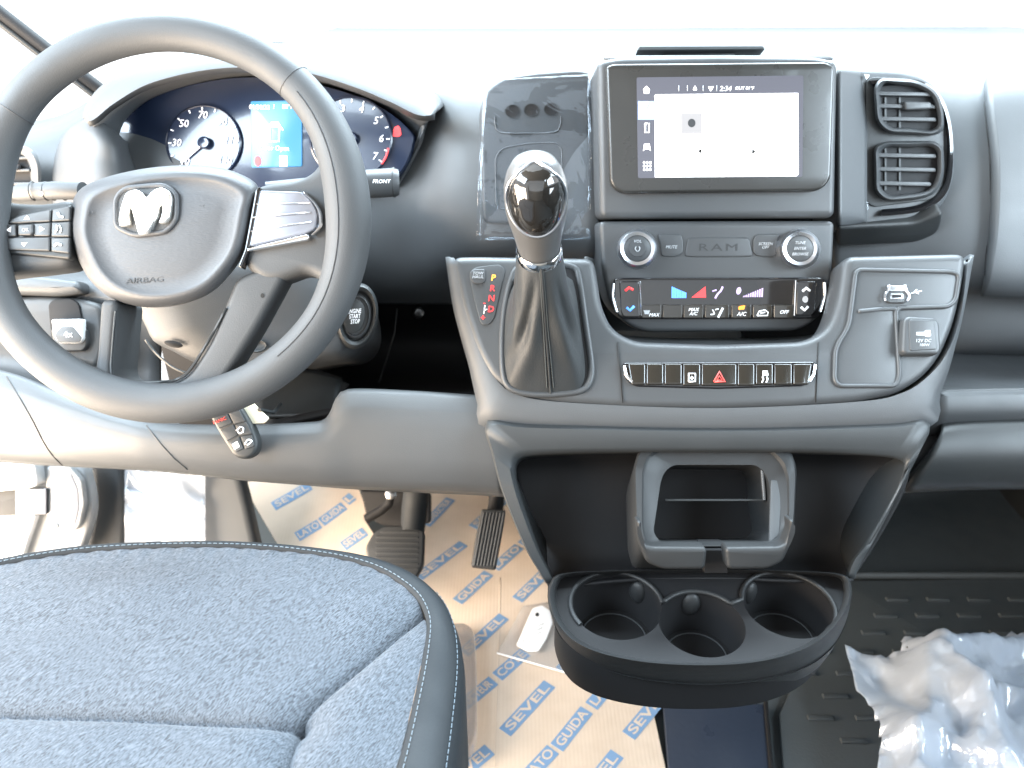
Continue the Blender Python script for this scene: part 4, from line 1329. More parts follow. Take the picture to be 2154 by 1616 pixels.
# ================================================================== storage panel left of the screen, wrapped in film
FP = Plane(1120, 320, 0.865, 20, 4)
so = T('storage_panel', 'pale grey storage cover with three dark holes left of the touchscreen', 'storage cover', FP.pt(1120, 500))
prism('cover', [(1010, 230), (1022, 190), (1060, 162), (1130, 152), (1215, 146), (1240, 150), (1240, 470), (1016, 470)], FP, 0.0, 0.05, 'plastic', so, r=[10, 25, 25, 10, 20, 10, 8, 20], bevel=0.004, seg=4)
for cx, cy in ((1078, 234), (1118, 232), (1160, 230)):
    disc_stack('hole', [(cx, cy, 15, 13, 0, 0.0006), (cx, cy, 14, 12, 0, 0.0003)], FP, 'black', so, n=24)
    disc_stack('hole_rim', [(cx, cy, 16.5, 14.5, 0, -0.001), (cx, cy, 16.5, 14.5, 0, 0.0012), (cx, cy, 14.5, 12.5, 0, 0.0012)], FP, 'dark', so, n=24, cap=False)
tube('raised_outline', [FP.pt(v.x, v.y, 0.0004) for v in spline([Vector(p) for p in [(1041, 246), (1042, 264), (1054, 279), (1110, 281), (1166, 278), (1178, 264), (1180, 246)]], 8)], 0.0010, 'plastic', so, 6)
tube('raised_outline', [FP.pt(v.x, v.y, 0.0004) for v in resample(fillet([(1042, 330), (1056, 312), (1110, 302), (1170, 300), (1182, 312), (1182, 440), (1044, 440)], 12), 60, True)], 0.0010, 'plastic', so, 6, closed=True)
fm = T('film_sheet', 'clear protective film taped over the storage cover behind the gear knob', 'plastic film', FP.pt(1120, 505))
rows = []
for j in range(25):
    t = j / 24
    r_ = []
    for i in range(21):
        u = i / 20
        L = 1010 - 8 * t + (12 * (1 - t) ** 3)
        Rr = 1243
        x = L + (Rr - L) * u
        y = (168 - 12 * u) + (505 - 168 + 12 * u) * t
        hh = 0.014 + 0.004 * noise.noise(Vector((u * 3, t * 4, 1))) + 0.0022 * noise.noise(Vector((u * 9, t * 11, 5))) * (0.4 + t)
        if t > 0.62:
            hh += 0.004 * sin(9 * u + 11 * t) * (t - 0.62) * 2
        r_.append(FP.pt(x, y, hh))
    rows.append(r_)
loft('film', rows, 'film', fm, closed=False, smooth=180, thick=0.0002)

# ================================================================== air vents on the passenger side
VP = Plane(1905, 300, 0.88, 18, 6)
av = T('air_vent', 'pair of black louvred air vents in glossy black trim right of the screen', 'air vent', VP.pt(1905, 480))
prism('pod', [(1762, 140), (1900, 145), (1955, 162), (1995, 205), (2016, 280), (2014, 380), (1988, 440), (1930, 472), (1762, 495)], VP, 0.0, 0.06, 'plastic', av, r=[4, 30, 30, 40, 40, 40, 40, 30, 4], bevel=0.010, seg=4)
patch('vent_cheek', [[(1767, y_, 0.838), (1790, y_ + 2, 0.850), (1824, y_ + 6, 0.868)] for y_ in (146, 200, 300, 400, 452)] + [[(1767, 476, 0.85), (1790, 474, 0.86), (1824, 468, 0.875)]], 'plastic', av, per=(4, 4), thick=0.003, off=1)
tr = [(1830, 170), (1900, 166), (1950, 176), (1985, 212), (2003, 280), (2002, 372), (1980, 420), (1930, 446), (1850, 455)]
tr = resample(spline([Vector(p) for p in tr], 8), 60)
loft('gloss_trim', [[VP.pt(v.x, v.y, 0.001) for v in tr], [VP.pt(v.x, v.y, 0.006) for v in tr], [VP.pt(v.x + (1905 - v.x) * 0.06, v.y + (310 - v.y) * 0.05, 0.007) for v in tr], [VP.pt(v.x + (1905 - v.x) * 0.12, v.y + (310 - v.y) * 0.10, 0.003) for v in tr]],
     'gloss', av, closed=False, smooth=40)
prism('recess', [(1822, 172), (1835, 162), (1925, 166), (1968, 188), (1986, 240), (1986, 385), (1965, 420), (1838, 436), (1822, 425)], VP, 0.0025, 0.004, 'dark', av, r=[10, 10, 30, 30, 30, 30, 30, 10, 10], bevel=0.001)


def vent(o_, slats, vanes, tab):
    v = fillet(o_, 24)
    v = resample(v, 80, True)
    c_ = sum(v, Vector((0, 0))) / len(v)

    def I(p, k):
        return p + (c_ - p).normalized() * k
    fr_ = loft('vent_frame', [[VP.pt(*I(p, -1), 0.002) for p in v], [VP.pt(*I(p, 0), 0.010) for p in v], [VP.pt(*I(p, 5), 0.013) for p in v], [VP.pt(*I(p, 10), 0.011) for p in v], [VP.pt(*I(p, 14), 0.004) for p in v]], 'plastic2', av, smooth=70)
    prism('vent_void', [tuple(I(p, 12)) for p in v], VP, 0.0032, 0.001, 'black', fr_, bevel=0)
    for (x0, x1, y) in slats:
        prism('louvre', [(x0, y - 5), (x1 - 4, y - 3), (x1, y + 1), (x1 - 2, y + 6), (x0 - 1, y + 4)], VP, 0.0085, 0.006, 'plastic2', fr_, r=2, bevel=0.0008)
    for (x, y0, y1) in vanes:
        prism('vane', [(x - 2, y0), (x + 2, y0), (x + 2, y1), (x - 2, y1)], VP, 0.005, 0.0015, 'dark', fr_, bevel=0)
    if tab:
        prism('thumb_tab', tab, VP, 0.0125, 0.009, 'plastic2', fr_, r=6, bevel=0.002)


vent([(1838, 185), (1850, 165), (1930, 168), (1975, 195), (1986, 245), (1984, 275), (1965, 285), (1865, 280), (1842, 255)], [(1846, 1962, 197), (1846, 1970, 223), (1848, 1971, 250)], [(1863, 205, 270), (1893, 205, 270)],
     [(1903, 213), (1960, 214), (1961, 230), (1905, 232)])
vent([(1838, 310), (1862, 298), (1965, 297), (1984, 310), (1986, 370), (1968, 408), (1930, 420), (1865, 425), (1840, 405)], [(1848, 1971, 327), (1847, 1970, 356), (1846, 1960, 386)], [(1863, 305, 400), (1893, 305, 400)], None)
prism('tape_flap', [(1818, 156), (1830, 158), (1823, 168)], VP, 0.004, 0.0004, 'paper', av, bevel=0)
prism('tape_flap', [(1800, 437), (1826, 424), (1827, 440), (1795, 446)], VP, 0.004, 0.0004, 'sleeve', av, bevel=0)
prism('underside_shade', [(1762, 478), (1930, 470), (1985, 446), (1978, 490), (1930, 512), (1762, 520)], Plane(1870, 495, 0.905, -25, 4), 0.0, 0.03, 'dark', av, r=[2, 20, 12, 20, 20, 2], bevel=0.004)  # dark colour paints in the shadow beneath the vent pod

# left vent
LV = Plane(40, 355, 0.92, 18, -6)
lv = T('air_vent', 'small louvred air vent at the far left, partly behind the wheel', 'air vent', LV.pt(40, 410))
v = resample(fillet([(-90, 300), (40, 302), (72, 316), (86, 345), (88, 415), (-90, 425)], 22), 80, True)
c_ = sum(v, Vector((0, 0))) / len(v)
fr_ = loft('vent_frame', [[LV.pt(*p, -0.01) for p in v], [LV.pt(*p, 0.006) for p in v], [LV.pt(*(p + (c_ - p).normalized() * 7), 0.009) for p in v], [LV.pt(*(p + (c_ - p).normalized() * 13), 0.005) for p in v], [LV.pt(*(p + (c_ - p).normalized() * 20), 0.004) for p in v], [LV.pt(*(p + (c_ - p).normalized() * 24), -0.006) for p in v]], 'plastic', lv, smooth=60)
prism('vent_void', [tuple(p + (c_ - p).normalized() * 22) for p in v], LV, -0.004, 0.002, 'black', lv, bevel=0)
for y in (332, 358, 386):
    prism('louvre', [(-70, y), (62, y - 3), (62, y + 3), (-70, y + 7)], LV, 0.003, 0.007, 'plastic2', fr_, r=2, bevel=0.0008)
prism('thumb_tab', [(-5, 345), (34, 344), (34, 358), (-5, 359)], LV, 0.007, 0.008, 'silver', fr_, r=4, bevel=0.0015)

# ================================================================== steering wheel
WP = Plane(350, 460, 0.70, 30)
PXM = 0.70 / F0
sw = T('steering_wheel', 'grey four spoke steering wheel with bright horned head emblem', 'steering wheel', WP.o)


def rimpt(a, extra=0.0):
    """centre of the tube and its radius at angle a (0 = right, ccw)"""
    d_ = math.degrees(a) % 360
    rr_ = 39
    w = max(0.0, 1 - abs(((d_ + 180) % 360) - 180 - 5) / 42)
    w2 = max(0.0, 1 - abs(d_ - 175) / 42)
    w = max(w, w2)
    w = w * w * (3 - 2 * w)
    low = max(0, -sin(a)) ** 2
    rr_ += 9 * w + 3 * low
    return WP.at(cos(a) * (431 - rr_) * PXM, sin(a) * (431 - rr_) * PXM, 0.0), rr_ * PXM


NR = 144
pts, rads = [], []
rings = []
for i in range(NR):
    a = 2 * pi * i / NR
    c, r_ = rimpt(a)
    rad = WP.r * cos(a) + WP.u * sin(a)
    rings.append([c + rad * (r_ * cos(t)) + WP.n * (r_ * 0.92 * sin(t)) for t in [2 * pi * k / 28 for k in range(28)]])
rings.append(rings[0])
loft('rim', rings, 'wheel', sw, smooth=180)
for a in (47, 145):
    a = radians(a)
    c, r_ = rimpt(a)
    rad = WP.r * cos(a) + WP.u * sin(a)
    tube('rim_seam', [c + rad * (r_ * 1.0 * cos(t)) + WP.n * (r_ * 0.92 * sin(t)) for t in [2 * pi * k / 28 for k in range(28)]], 0.0005, 'deboss', sw, 6, closed=True)
# seam that follows the inside of the right grip
q = []
for d_ in range(-50, 46, 4):
    a = radians(d_)
    c, r_ = rimpt(a)
    rad = WP.r * cos(a) + WP.u * sin(a)
    t = radians(105)
    q.append(c + rad * (r_ * cos(t)) + WP.n * (r_ * 0.92 * sin(t)))
tube('grip_seam', q, 0.0006, 'deboss', sw, 6)

# airbag cover
hubo = [(148, 450), (160, 408), (195, 383), (265, 362), (345, 350), (425, 349), (492, 361), (543, 392), (536, 440), (522, 510), (498, 560), (445, 615), (375, 642), (300, 646), (235, 628), (188, 588), (158, 530), (146, 488)]
hub = resample(spline([Vector(p) for p in hubo], 8, True), 110, True)
hc = Vector((345, 492))
rg = []
for k, h_ in ((1.0, -0.045), (1.0, -0.016), (0.985, -0.008), (0.95, -0.002), (0.90, 0.003), (0.85, 0.005), (0.81, 0.0045), (0.78, 0.003), (0.6, 0.0045), (0.4, 0.0055), (0.2, 0.006), (0.02, 0.006)):
    rg.append([WP.pt(*(hc + (p - hc) * k), h_) for p in hub])
ab = loft('airbag_cover', rg, 'airbag', sw, cap1=True, smooth=60)
bo = [(243, 418), (262, 396), (345, 389), (372, 408), (372, 462), (350, 488), (285, 496), (244, 478)]
tube('emblem_frame', [WP.pt(v.x, v.y, 0.0068) for v in resample(fillet(bo, 14), 70, True)], 0.0022, 'airbag', ab, 8, closed=True)
prism('emblem_pocket', bo, WP, 0.0072, 0.003, 'wheel', ab, r=14, bevel=0.0006)
em = [(958, 560), (950, 500), (972, 400), (1008, 292), (1060, 262), (1112, 264), (1150, 290), (1176, 328), (1200, 300), (1250, 252), (1312, 245), (1370, 280), (1388, 330), (1376, 430), (1365, 500), (1330, 535), (1272, 537), (1292, 500), (1312, 430),
      (1302, 382), (1284, 402), (1270, 470), (1236, 545), (1212, 590), (1190, 622), (1120, 632), (1104, 600), (1085, 520), (1060, 430), (1046, 406), (1034, 470), (1046, 520), (1040, 552), (1000, 562)]
em = [(x * 0.26, y * 0.26 + 330) for x, y in em]
prism('horned_emblem', em, WP, 0.0125, 0.005, 'emblem', ab, r=3, bevel=0.0022, seg=4)
prism('muzzle', [(302, 446), (317, 446), (320, 470), (312, 488), (300, 490), (296, 470)], WP, 0.0140, 0.003, 'emblem', ab, r=4, bevel=0.002)
text('AIRBAG', WP, 303, 590, 11, 'deboss', ab, 0.0045, rot=3, shear=0.2, wfac=1.5)
text('SRS', WP, 421, 437, 9, 'deboss', ab, 0.0050, rot=8, shear=0.2)
text('I-7', WP, 190, 450, 8, 'deboss', ab, 0.0050, rot=6, shear=0.2)

# right spoke
prism('spoke', [(535, 392), (560, 384), (620, 377), (655, 362), (680, 325), (705, 300), (735, 330), (745, 460), (725, 590), (695, 615), (668, 585), (640, 572), (585, 592), (548, 590), (512, 560), (505, 520)], WP, -0.004, 0.03, 'wheel', sw,
      r=[6, 10, 20, 20, 20, 20, 20, 30, 30, 20, 20, 30, 30, 20, 20, 10], bevel=0.009, seg=5)
sp_ = prism('spoke_insert', [(541, 400), (634, 403), (657, 424), (668, 450), (664, 480), (645, 492), (519, 521)], WP, 0.0005, 0.006, 'greysatin', sw, r=[4, 10, 8, 8, 8, 8, 4], bevel=0.002)
for i in range(1, 4):
    t = i / 4
    ribbon('insert_rib', [(541 - 20 * t, 400 + 115 * t), (650 + 6 * t, 408 + 78 * t)], WP, 0.0012, 3, 'silver', sp_, sp=False)
prism('chrome_blade', [(519, 522), (645, 492), (652, 497), (648, 505), (520, 529)], WP, 0.003, 0.006, 'chrome', sp_, r=3, bevel=0.0015)
q = spline([Vector(p) for p in [(634, 404), (655, 424), (668, 448), (668, 476), (652, 494)]], 6)
loft('chrome_end', [[WP.pt(v.x, v.y, 0.001) for v in q], [WP.pt(v.x + 2, v.y, 0.004) for v in q], [WP.pt(v.x + 9, v.y + 1, 0.002) for v in q], [WP.pt(v.x + 10, v.y + 1, -0.004) for v in q]], 'chrome', sp_, closed=False, smooth=60)
prism('spoke_gap', [(546, 392), (537, 400), (514, 525), (500, 560), (508, 565), (524, 524), (548, 402)], WP, 0.0012, 0.01, 'gloss', sw, r=3, bevel=0.001)
# left spoke with keys
prism('spoke', [(-75, 380), (-40, 405), (10, 424), (80, 428), (152, 416), (150, 560), (60, 572), (0, 578), (-60, 590), (-80, 560)], WP, -0.008, 0.03, 'wheel', sw, r=20, bevel=0.009, seg=5)
kp = prism('key_pad', [(-60, 520), (-5, 475), (40, 450), (75, 443), (150, 430), (148, 546), (0, 532), (-55, 535)], WP, -0.004, 0.008, 'dark', sw, r=8, bevel=0.002)


def key(name, pts, h=-0.001):
    return prism(name, pts, WP, h, 0.004, 'plastic2', kp, r=3, bevel=0.0012)


k = key('arrow_key', [(26, 460), (44, 452), (107, 440), (105, 466), (34, 470), (16, 470)])
poly('arrow_mark', [(50, 462), (57, 453), (62, 461)], WP, -0.0006, 'white', k)
k = key('arrow_key', [(-8, 478), (14, 472), (33, 471), (34, 497), (-8, 500)])
poly('arrow_mark', [(12, 484), (23, 477), (22, 489)], WP, -0.0006, 'white', k)
k = key('arrow_key', [(71, 470), (106, 468), (104, 497), (70, 497)])
poly('arrow_mark', [(93, 482), (83, 476), (83, 488)], WP, -0.0006, 'white', k)
k = key('arrow_key', [(-6, 502), (34, 499), (104, 499), (104, 528), (6, 526)])
poly('arrow_mark', [(50, 519), (44, 511), (57, 510)], WP, -0.0006, 'white', k)
k = key('ok_key', [(37, 473), (68, 471), (69, 490), (64, 495), (37, 495)], 0.001)
text('OK', WP, 53, 484, 7, 'grey_print', k, 0.0014, rot=4)
k = key('phone_key', [(110, 440), (147, 433), (147, 464), (108, 466)])
ribbon('phone_mark', [(122, 447), (126, 455), (134, 457)], WP, -0.0006, 4, 'white', k)
k = key('voice_key', [(108, 468), (147, 466), (146, 498), (107, 498)])
ribbon('voice_mark', [(116, 490), (121, 482), (119, 474)], WP, -0.0006, 2.5, 'white', k)
ribbon('voice_mark', [(127, 490), (129, 482), (125, 474)], WP, -0.0006, 2, 'white', k)
k = key('hang_up_key', [(107, 500), (146, 500), (145, 533), (107, 529)])
ribbon('hang_up_mark', [(114, 518), (121, 513), (130, 516)], WP, -0.0006, 4, 'white', k)
# lower spokes
prism('lower_spoke', [(210, 630), (246, 630), (240, 700), (233, 780), (240, 797), (262, 806), (340, 808), (340, 845), (190, 832), (203, 740)], WP, -0.006, 0.050, 'wheel', sw, r=[4, 4, 6, 14, 14, 14, 4, 4, 10, 20], bevel=0.005, seg=4)
prism('lower_spoke', [(495, 585), (590, 545), (600, 580), (540, 690), (490, 770), (462, 815), (400, 845), (330, 845), (330, 808), (368, 803), (400, 782), (440, 720)], WP, -0.006, 0.030, 'wheel', sw, r=[10, 10, 10, 20, 20, 20, 10, 4, 4, 14, 20, 10], bevel=0.006, seg=4)
q = spline([Vector(p) for p in [(243, 655), (237, 720), (234, 778), (242, 796), (264, 804), (345, 803), (372, 798), (398, 780), (440, 715), (476, 648)]], 6)
tube('spoke_piping', [WP.pt(v.x, v.y, -0.006) for v in q], 0.0013, 'dark', sw, 6)
disc_stack('screw_hole', [(552, 622, 4, 5, 0, -0.03), (552, 622, 4, 5, 0, -0.0055)], WP, 'seam', sw, n=12)

# ================================================================== column, stalks, start button
co = T('steering_column', 'steering column shroud below the wheel hub', 'steering column', P(500, 760, 0.85))
cso = [(285, 560), (620, 520), (690, 560), (730, 610), (742, 690), (712, 738), (640, 752), (520, 772), (420, 768), (345, 735), (300, 700)]
cq = resample(spline([Vector(p) for p in cso], 8, True), 90, True)
ccx = Vector((520, 650))
CS = Plane(520, 660, 0.80, 32)
rg = []
for k, h_ in ((1.02, -0.16), (1.02, -0.06), (1.0, -0.02), (0.97, -0.006), (0.90, 0.0), (0.5, 0.004), (0.02, 0.004)):
    rg.append([CS.pt(*(ccx + (p - ccx) * k), 0) + CS.n * h_ for p in cq])
loft('shroud', rg, 'plastic', co, cap1=True, smooth=70)
tube('shroud_seam', [CS.pt(v.x, v.y, 0.003) for v in spline([Vector(p) for p in [(306, 715), (330, 745), (362, 772), (390, 785)]], 5)], 0.0014, 'dark', co, 6)
disc_stack('lever_hole', [(365, 724, 20, 7, 12, 0.004), (365, 724, 17, 5, 12, 0.0045)], CS, 'black', co, n=20)
disc_stack('lever_boss', [(540, 728, 22, 14, -5, 0.002), (540, 728, 20, 12, -5, 0.006), (540, 729, 12, 7, -5, 0.004)], CS, 'dark', co, n=24)
for nm, lab, path, rad in (('light_stalk', 'pale grey stalk with ring switches left of the wheel hub', [P(175, 402, 0.775), P(128, 401, 0.78), P(90, 402, 0.785), P(45, 405, 0.79), P(22, 408, 0.79)], [0.0085, 0.0085, 0.0085, 0.0085, 0.005]),
                           ('wiper_stalk', 'grey wiper stalk poking out right of the wheel rim', [P(560, 400, 0.80), P(700, 392, 0.815), P(775, 387, 0.82), P(828, 384, 0.825), P(838, 384, 0.826)], [0.008, 0.011, 0.0142, 0.0145, 0.013])):
    st = T(nm, lab, 'stalk', path[0])
    tube('stem', path, rad, 'wheel' if nm == 'light_stalk' else 'plastic2', st, 24)
    STP = Plane(100 if nm[0] == 'l' else 800, 400, 0.785 if nm[0] == 'l' else 0.82, 30)
    if nm == 'light_stalk':
        for x in (70, 98, 112, 135):
            c = P(x, 402, 0.784)
            tube('ring', [c + Vector((0, cos(t) * 0.0087, sin(t) * 0.0087)) for t in [2 * pi * k / 24 for k in range(24)]], 0.0006, 'dark', st, 6, closed=True)
        text('O', STP, 86, 408, 9, 'white', st, 0.0095)
        text('-', STP, 104, 407, 9, 'white', st, 0.0095)
        text('OFF', STP, 122, 406, 7, 'white', st, 0.0095)
    else:
        c = P(829, 384, 0.8255)
        tube('end_ring', [c + Vector((0, cos(t) * 0.0142, sin(t) * 0.0142)) for t in [2 * pi * k / 24 for k in range(24)]], 0.0012, 'dark', st, 6, closed=True)
        text('FRONT', STP, 802, 382, 8, 'white', st, 0.0150, shear=0.2)
BTP = Plane(753, 665, 0.80, 20, 18)
bt = T('start_button', 'round engine start stop button in a black ringed pod', 'start button', BTP.pt(753, 735))
disc_stack('pod', [(745, 665, 47, 70, 8, -0.05), (750, 665, 45, 70, 8, -0.01), (752, 665, 43, 68, 8, 0.0), (752, 665, 38, 62, 8, 0.003), (752, 665, 33, 54, 8, 0.001), (752, 666, 31, 50, 8, -0.008)], BTP, 'dark', bt, n=48, smooth=70)
disc_stack('bezel', [(751, 666, 29, 47, 8, -0.006), (751, 666, 29, 46, 8, 0.0), (750, 666, 26, 41, 8, 0.001), (750, 666, 25, 39, 8, -0.003)], BTP, 'plastic2', bt, n=48, smooth=70)
disc_stack('button', [(746, 666, 23, 36, 8, -0.004), (745, 666, 23, 36, 8, 0.001), (745, 666, 20, 32, 8, 0.002)], BTP, 'dark', bt, n=40)
text('ENGINE\nSTART\nSTOP', BTP, 746, 666, 9, 'white', bt, 0.0025, rot=-4, shear=0.2, wfac=0.62, bold=0.01)

# rocker switch in the bowl at left
ks = T('dash_switch', 'white topped rocker switch in a recess left of the column', 'switch', BW.pt(142, 735))
prism('recess', [(101, 640), (112, 630), (150, 628), (165, 638), (182, 720), (178, 735), (120, 738), (108, 720)], BW, 0.0045, 0.004, 'black', ks, r=12, bevel=0.001)
prism('frame', [(106, 690), (180, 692), (184, 722), (176, 738), (124, 740), (112, 728)], BW, 0.010, 0.008, 'plastic2', ks, r=8, bevel=0.002)
prism('cap', [(107, 672), (174, 671), (174, 715), (166, 722), (122, 722), (113, 708)], BW, 0.016, 0.008, 'paper', ks, r=4, bevel=0.002)
prism('cap_front', [(128, 687), (154, 687), (172, 710), (166, 721), (122, 721), (114, 705)], BW, 0.0166, 0.001, 'plastic2', ks, r=4, bevel=0.0004)
text('4x', BW, 143, 704, 13, 'white', ks, 0.0172)
# ================================================================== driver's seat
ZS = 0.50
SPn = HP(ZS)
seat = T('driver_seat', 'blue grey woven fabric seat cushion with dark vinyl border', 'seat', (-0.3, 0.4, 0.0))
edge_px = [(-420, 1330), (-330, 1262), (-200, 1215), (-80, 1180), (40, 1156), (170, 1138), (300, 1130), (440, 1128), (560, 1132), (670, 1141), (760, 1154), (830, 1172), (890, 1200), (935, 1240), (962, 1290), (974, 1340), (976, 1400), (970, 1480), (962, 1560), (950, 1660), (935, 1760)]
edge = [SPn.uv(x, y) for x, y in edge_px]
edge = spline(edge, 6)
edge = edge + [Vector((edge[-1].x - 0.01, 0.12)), Vector((edge[0].x, 0.12))]
out = resample(edge, 260, True)
if area2(out) < 0:
    out = out[::-1]


def seat_h(u, v):
    return 0.0


def smooth_ring(p, it=3):
    n = len(p)
    for _ in range(it):
        p = [p[i] * 0.5 + (p[i - 1] + p[(i + 1) % n]) * 0.25 for i in range(n)]
    return p


# pixel-measured stitch line (inner border)
st_px = [(-420, 1380), (-300, 1290), (-150, 1230), (0, 1187), (150, 1161), (300, 1150), (450, 1148), (560, 1153), (660, 1164), (740, 1179), (800, 1200), (845, 1228), (876, 1256), (893, 1290), (897, 1320), (890, 1370), (878, 1430), (862, 1500), (845, 1570), (820, 1660), (800, 1760)]
st = spline([SPn.uv(x, y, -0.0) for x, y in st_px], 6)
st = st + [Vector((st[-1].x, 0.13)), Vector((st[0].x, 0.13))]
inn_ = resample(st, 260, True)
if area2(inn_) < 0:
    inn_ = inn_[::-1]
k0 = min(range(260), key=lambda k: (out[0] - inn_[k]).length)
inn_ = inn_[k0:] + inn_[:k0]
rg = []
for (k, h_, off) in ((0.0, -0.13, 0.0), (0.0, -0.035, 0.0), (0.03, -0.022, 0), (0.12, -0.010, 0), (0.28, -0.003, 0), (0.5, 0.0, 0), (0.8, 0.001, 0), (0.97, -0.001, 0), (1.0, -0.003, 0)):
    rg.append([SPn.at(*(a.lerp(b, k)), h_) for a, b in zip(out, inn_)])
loft('border', rg, 'vinyl', seat, smooth=70)
# seams on the insert
SEAMS = [[(-420, 1498), (-100, 1502), (100, 1506), (300, 1512), (450, 1520), (560, 1524), (632, 1522)],
         [(632, 1522), (650, 1490), (720, 1432), (790, 1372), (850, 1318), (893, 1282)],
         [(632, 1522), (618, 1560), (604, 1616), (590, 1700)]]
SE = [[v for v in spline([SPn.uv(x, y) for x, y in s_], 8)] for s_ in SEAMS]


def dseg(p, a, b):
    ab = b - a
    t = max(0, min(1, (p - a).dot(ab) / max(1e-12, ab.length_squared)))
    return (p - (a + ab * t)).length


def dmin(p, line):
    return min(dseg(p, a, b) for a, b in zip(line, line[1:]))


xs_ = [v.x for v in inn_]
ys_ = [v.y for v in inn_]
ptsc = [Vector((v.x, v.y)) for v in inn_]
nb = len(ptsc)


def inside(p, poly_):
    c = False
    n = len(poly_)
    for i in range(n):
        a, b = poly_[i], poly_[i - 1]
        if (a.y > p.y) != (b.y > p.y) and p.x < (b.x - a.x) * (p.y - a.y) / (b.y - a.y) + a.x:
            c = not c
    return c


stp = 0.0055
y = max(0.14, min(ys_))
gp = []
while y < max(ys_):
    x = min(xs_)
    while x < max(xs_):
        p = Vector((x + random.uniform(-.0008, .0008), y + random.uniform(-.0008, .0008)))
        if inside(p, inn_):
            gp.append(p)
        x += stp
    y += stp
# finer points next to the seams
for s_ in SE:
    for a in resample(s_, 90):
        for dx in (-0.004, -0.0015, 0.0, 0.0015, 0.004):
            t_ = Vector((0.55, 0.83)) if s_ is not SE[1] else Vector((0.6, -0.8))
            p = a + t_ * dx
            if inside(p, inn_):
                gp.append(p)
allp = ptsc + gp
edges = [(i, (i + 1) % nb) for i in range(nb)]
res = delaunay_2d_cdt(allp, edges, [], 1, 1e-6)
vv, ff = res[0], res[2]


def z_ins(p):
    de = min((p - q_).length for q_ in inn_[::3])
    z = -0.003 + 0.007 * (1 - math.exp(-(de / 0.035)))
    for s_ in SE:
        d_ = dmin(p, s_)
        z -= 0.006 * math.exp(-(d_ / 0.0035) ** 1.2) + 0.003 * math.exp(-(d_ / 0.018) ** 2)
    z += 0.0012 * noise.noise(Vector((p.x * 14, p.y * 14, 3)))
    return z


V3 = [SPn.at(p.x, p.y, z_ins(p)) for p in vv]


def which(p):
    # front pad / side bolster / centre pad
    s1 = SE[0]
    near = min(range(len(s1)), key=lambda i: abs(s1[i].x - p.x))
    if p.x <= s1[-1].x:
        ylim = s1[near].y
        if p.y > ylim:
            return 0
        l3 = SE[2]
        n3 = min(range(len(l3)), key=lambda i: abs(l3[i].y - p.y))
        return 1 if p.x > l3[n3].x else 2
    l2 = SE[1]
    n2 = min(range(len(l2)), key=lambda i: abs(l2[i].x - p.x))
    return 0 if p.y > l2[n2].y else 1


grp = {0: [], 1: [], 2: []}
for f in ff:
    c = sum((vv[i] for i in f), Vector((0, 0))) / len(f)
    grp[which(c)].append(f)
for gi, nm in ((0, 'front_pad'), (1, 'side_bolster'), (2, 'centre_pad')):
    used = sorted({i for f in grp[gi] for i in f})
    mp_ = {o_: n_ for n_, o_ in enumerate(used)}
    if used:
        mesh_obj(nm, [V3[i] for i in used], [tuple(mp_[i] for i in f) for f in grp[gi]], 'fabric', seat, 180)
# piping in the stitch line and thread dashes


def stitches(name, line, h_, step=0.0052, ln=0.0036, w=0.0004):
    total = sum((b - a).length for a, b in zip(line, line[1:]))
    n = int(total / step)
    q_ = resample(line, n * 2)
    vs, fs = [], []
    for i in range(0, len(q_) - 1, 2):
        a, b = q_[i], q_[i] + (q_[i + 1] - q_[i]) * (ln / step * 2)
        t_ = (b - a).normalized()
        nn = Vector((-t_.y, t_.x)) * w
        k = len(vs)
        vs += [SPn.at(*(a - nn), h_), SPn.at(*(a + nn), h_), SPn.at(*(b + nn), h_), SPn.at(*(b - nn), h_), SPn.at(*((a + b) / 2 - nn * .5), h_ + 0.0007), SPn.at(*((a + b) / 2 + nn * .5), h_ + 0.0007)]
        fs += [(k, k + 1, k + 5, k + 4), (k + 4, k + 5, k + 2, k + 3), (k + 1, k + 2, k + 5), (k, k + 4, k + 3)]
    o_ = mesh_obj(name, vs, fs, 'thread', seat, 0)
    o_['kind'] = 'stuff'
    return o_


ring_o = [a.lerp(b, 0.86) for a, b in zip(out, inn_)]
seg_ = [p for p in ring_o if p.y > 0.15]
i0 = max(range(len(ring_o)), key=lambda i: (ring_o[i] - ring_o[i - 1]).length if ring_o[i].y > 0.15 and ring_o[i - 1].y > 0.15 else 0)
closed_line = [p for p in ring_o]
vis = [p for p in closed_line if p.y > 0.14]
# order the visible part continuously
idx = [i for i, p in enumerate(closed_line) if p.y > 0.14]
brk = next((k for k in range(1, len(idx)) if idx[k] != idx[k - 1] + 1), None)
if brk:
    idx = idx[brk:] + idx[:brk]
stitches('stitching', [closed_line[i] for i in idx], 0.0012)
ro = [a.lerp(b, 0.16) for a, b in zip(out, inn_)]
right = [ro[i] for i in idx]
right = [p for p in right if p.x > -0.10 and p.y < 0.52]
if len(right) > 3:
    stitches('stitching', right, -0.0068)
box('seat_base', -0.56, -0.08, -0.2, 0.44, 0.0, 0.36, 'dark', seat, 0.02)

# ================================================================== floor coverings
FL = HP(0.004)
cb1 = T('cardboard_sheet', 'tan cardboard floor cover printed with blue lettering beside the console', 'cardboard', (0.0, 0.8, 0.0))
FC = HP(0.012)
co1 = [(880, 1010), (1120, 1010), (1230, 1250), (1368, 1470), (1405, 1640), (1420, 1760), (860, 1800), (860, 1300)]
prism('sheet', co1, FC, 0.0, 0.005, 'cardboard', cb1, bevel=0)
ribbon('crease', [(1052, 1215), (1050, 1330), (1046, 1440), (1040, 1616)], FC, 0.0004, 2.0, 'printgap', cb1)


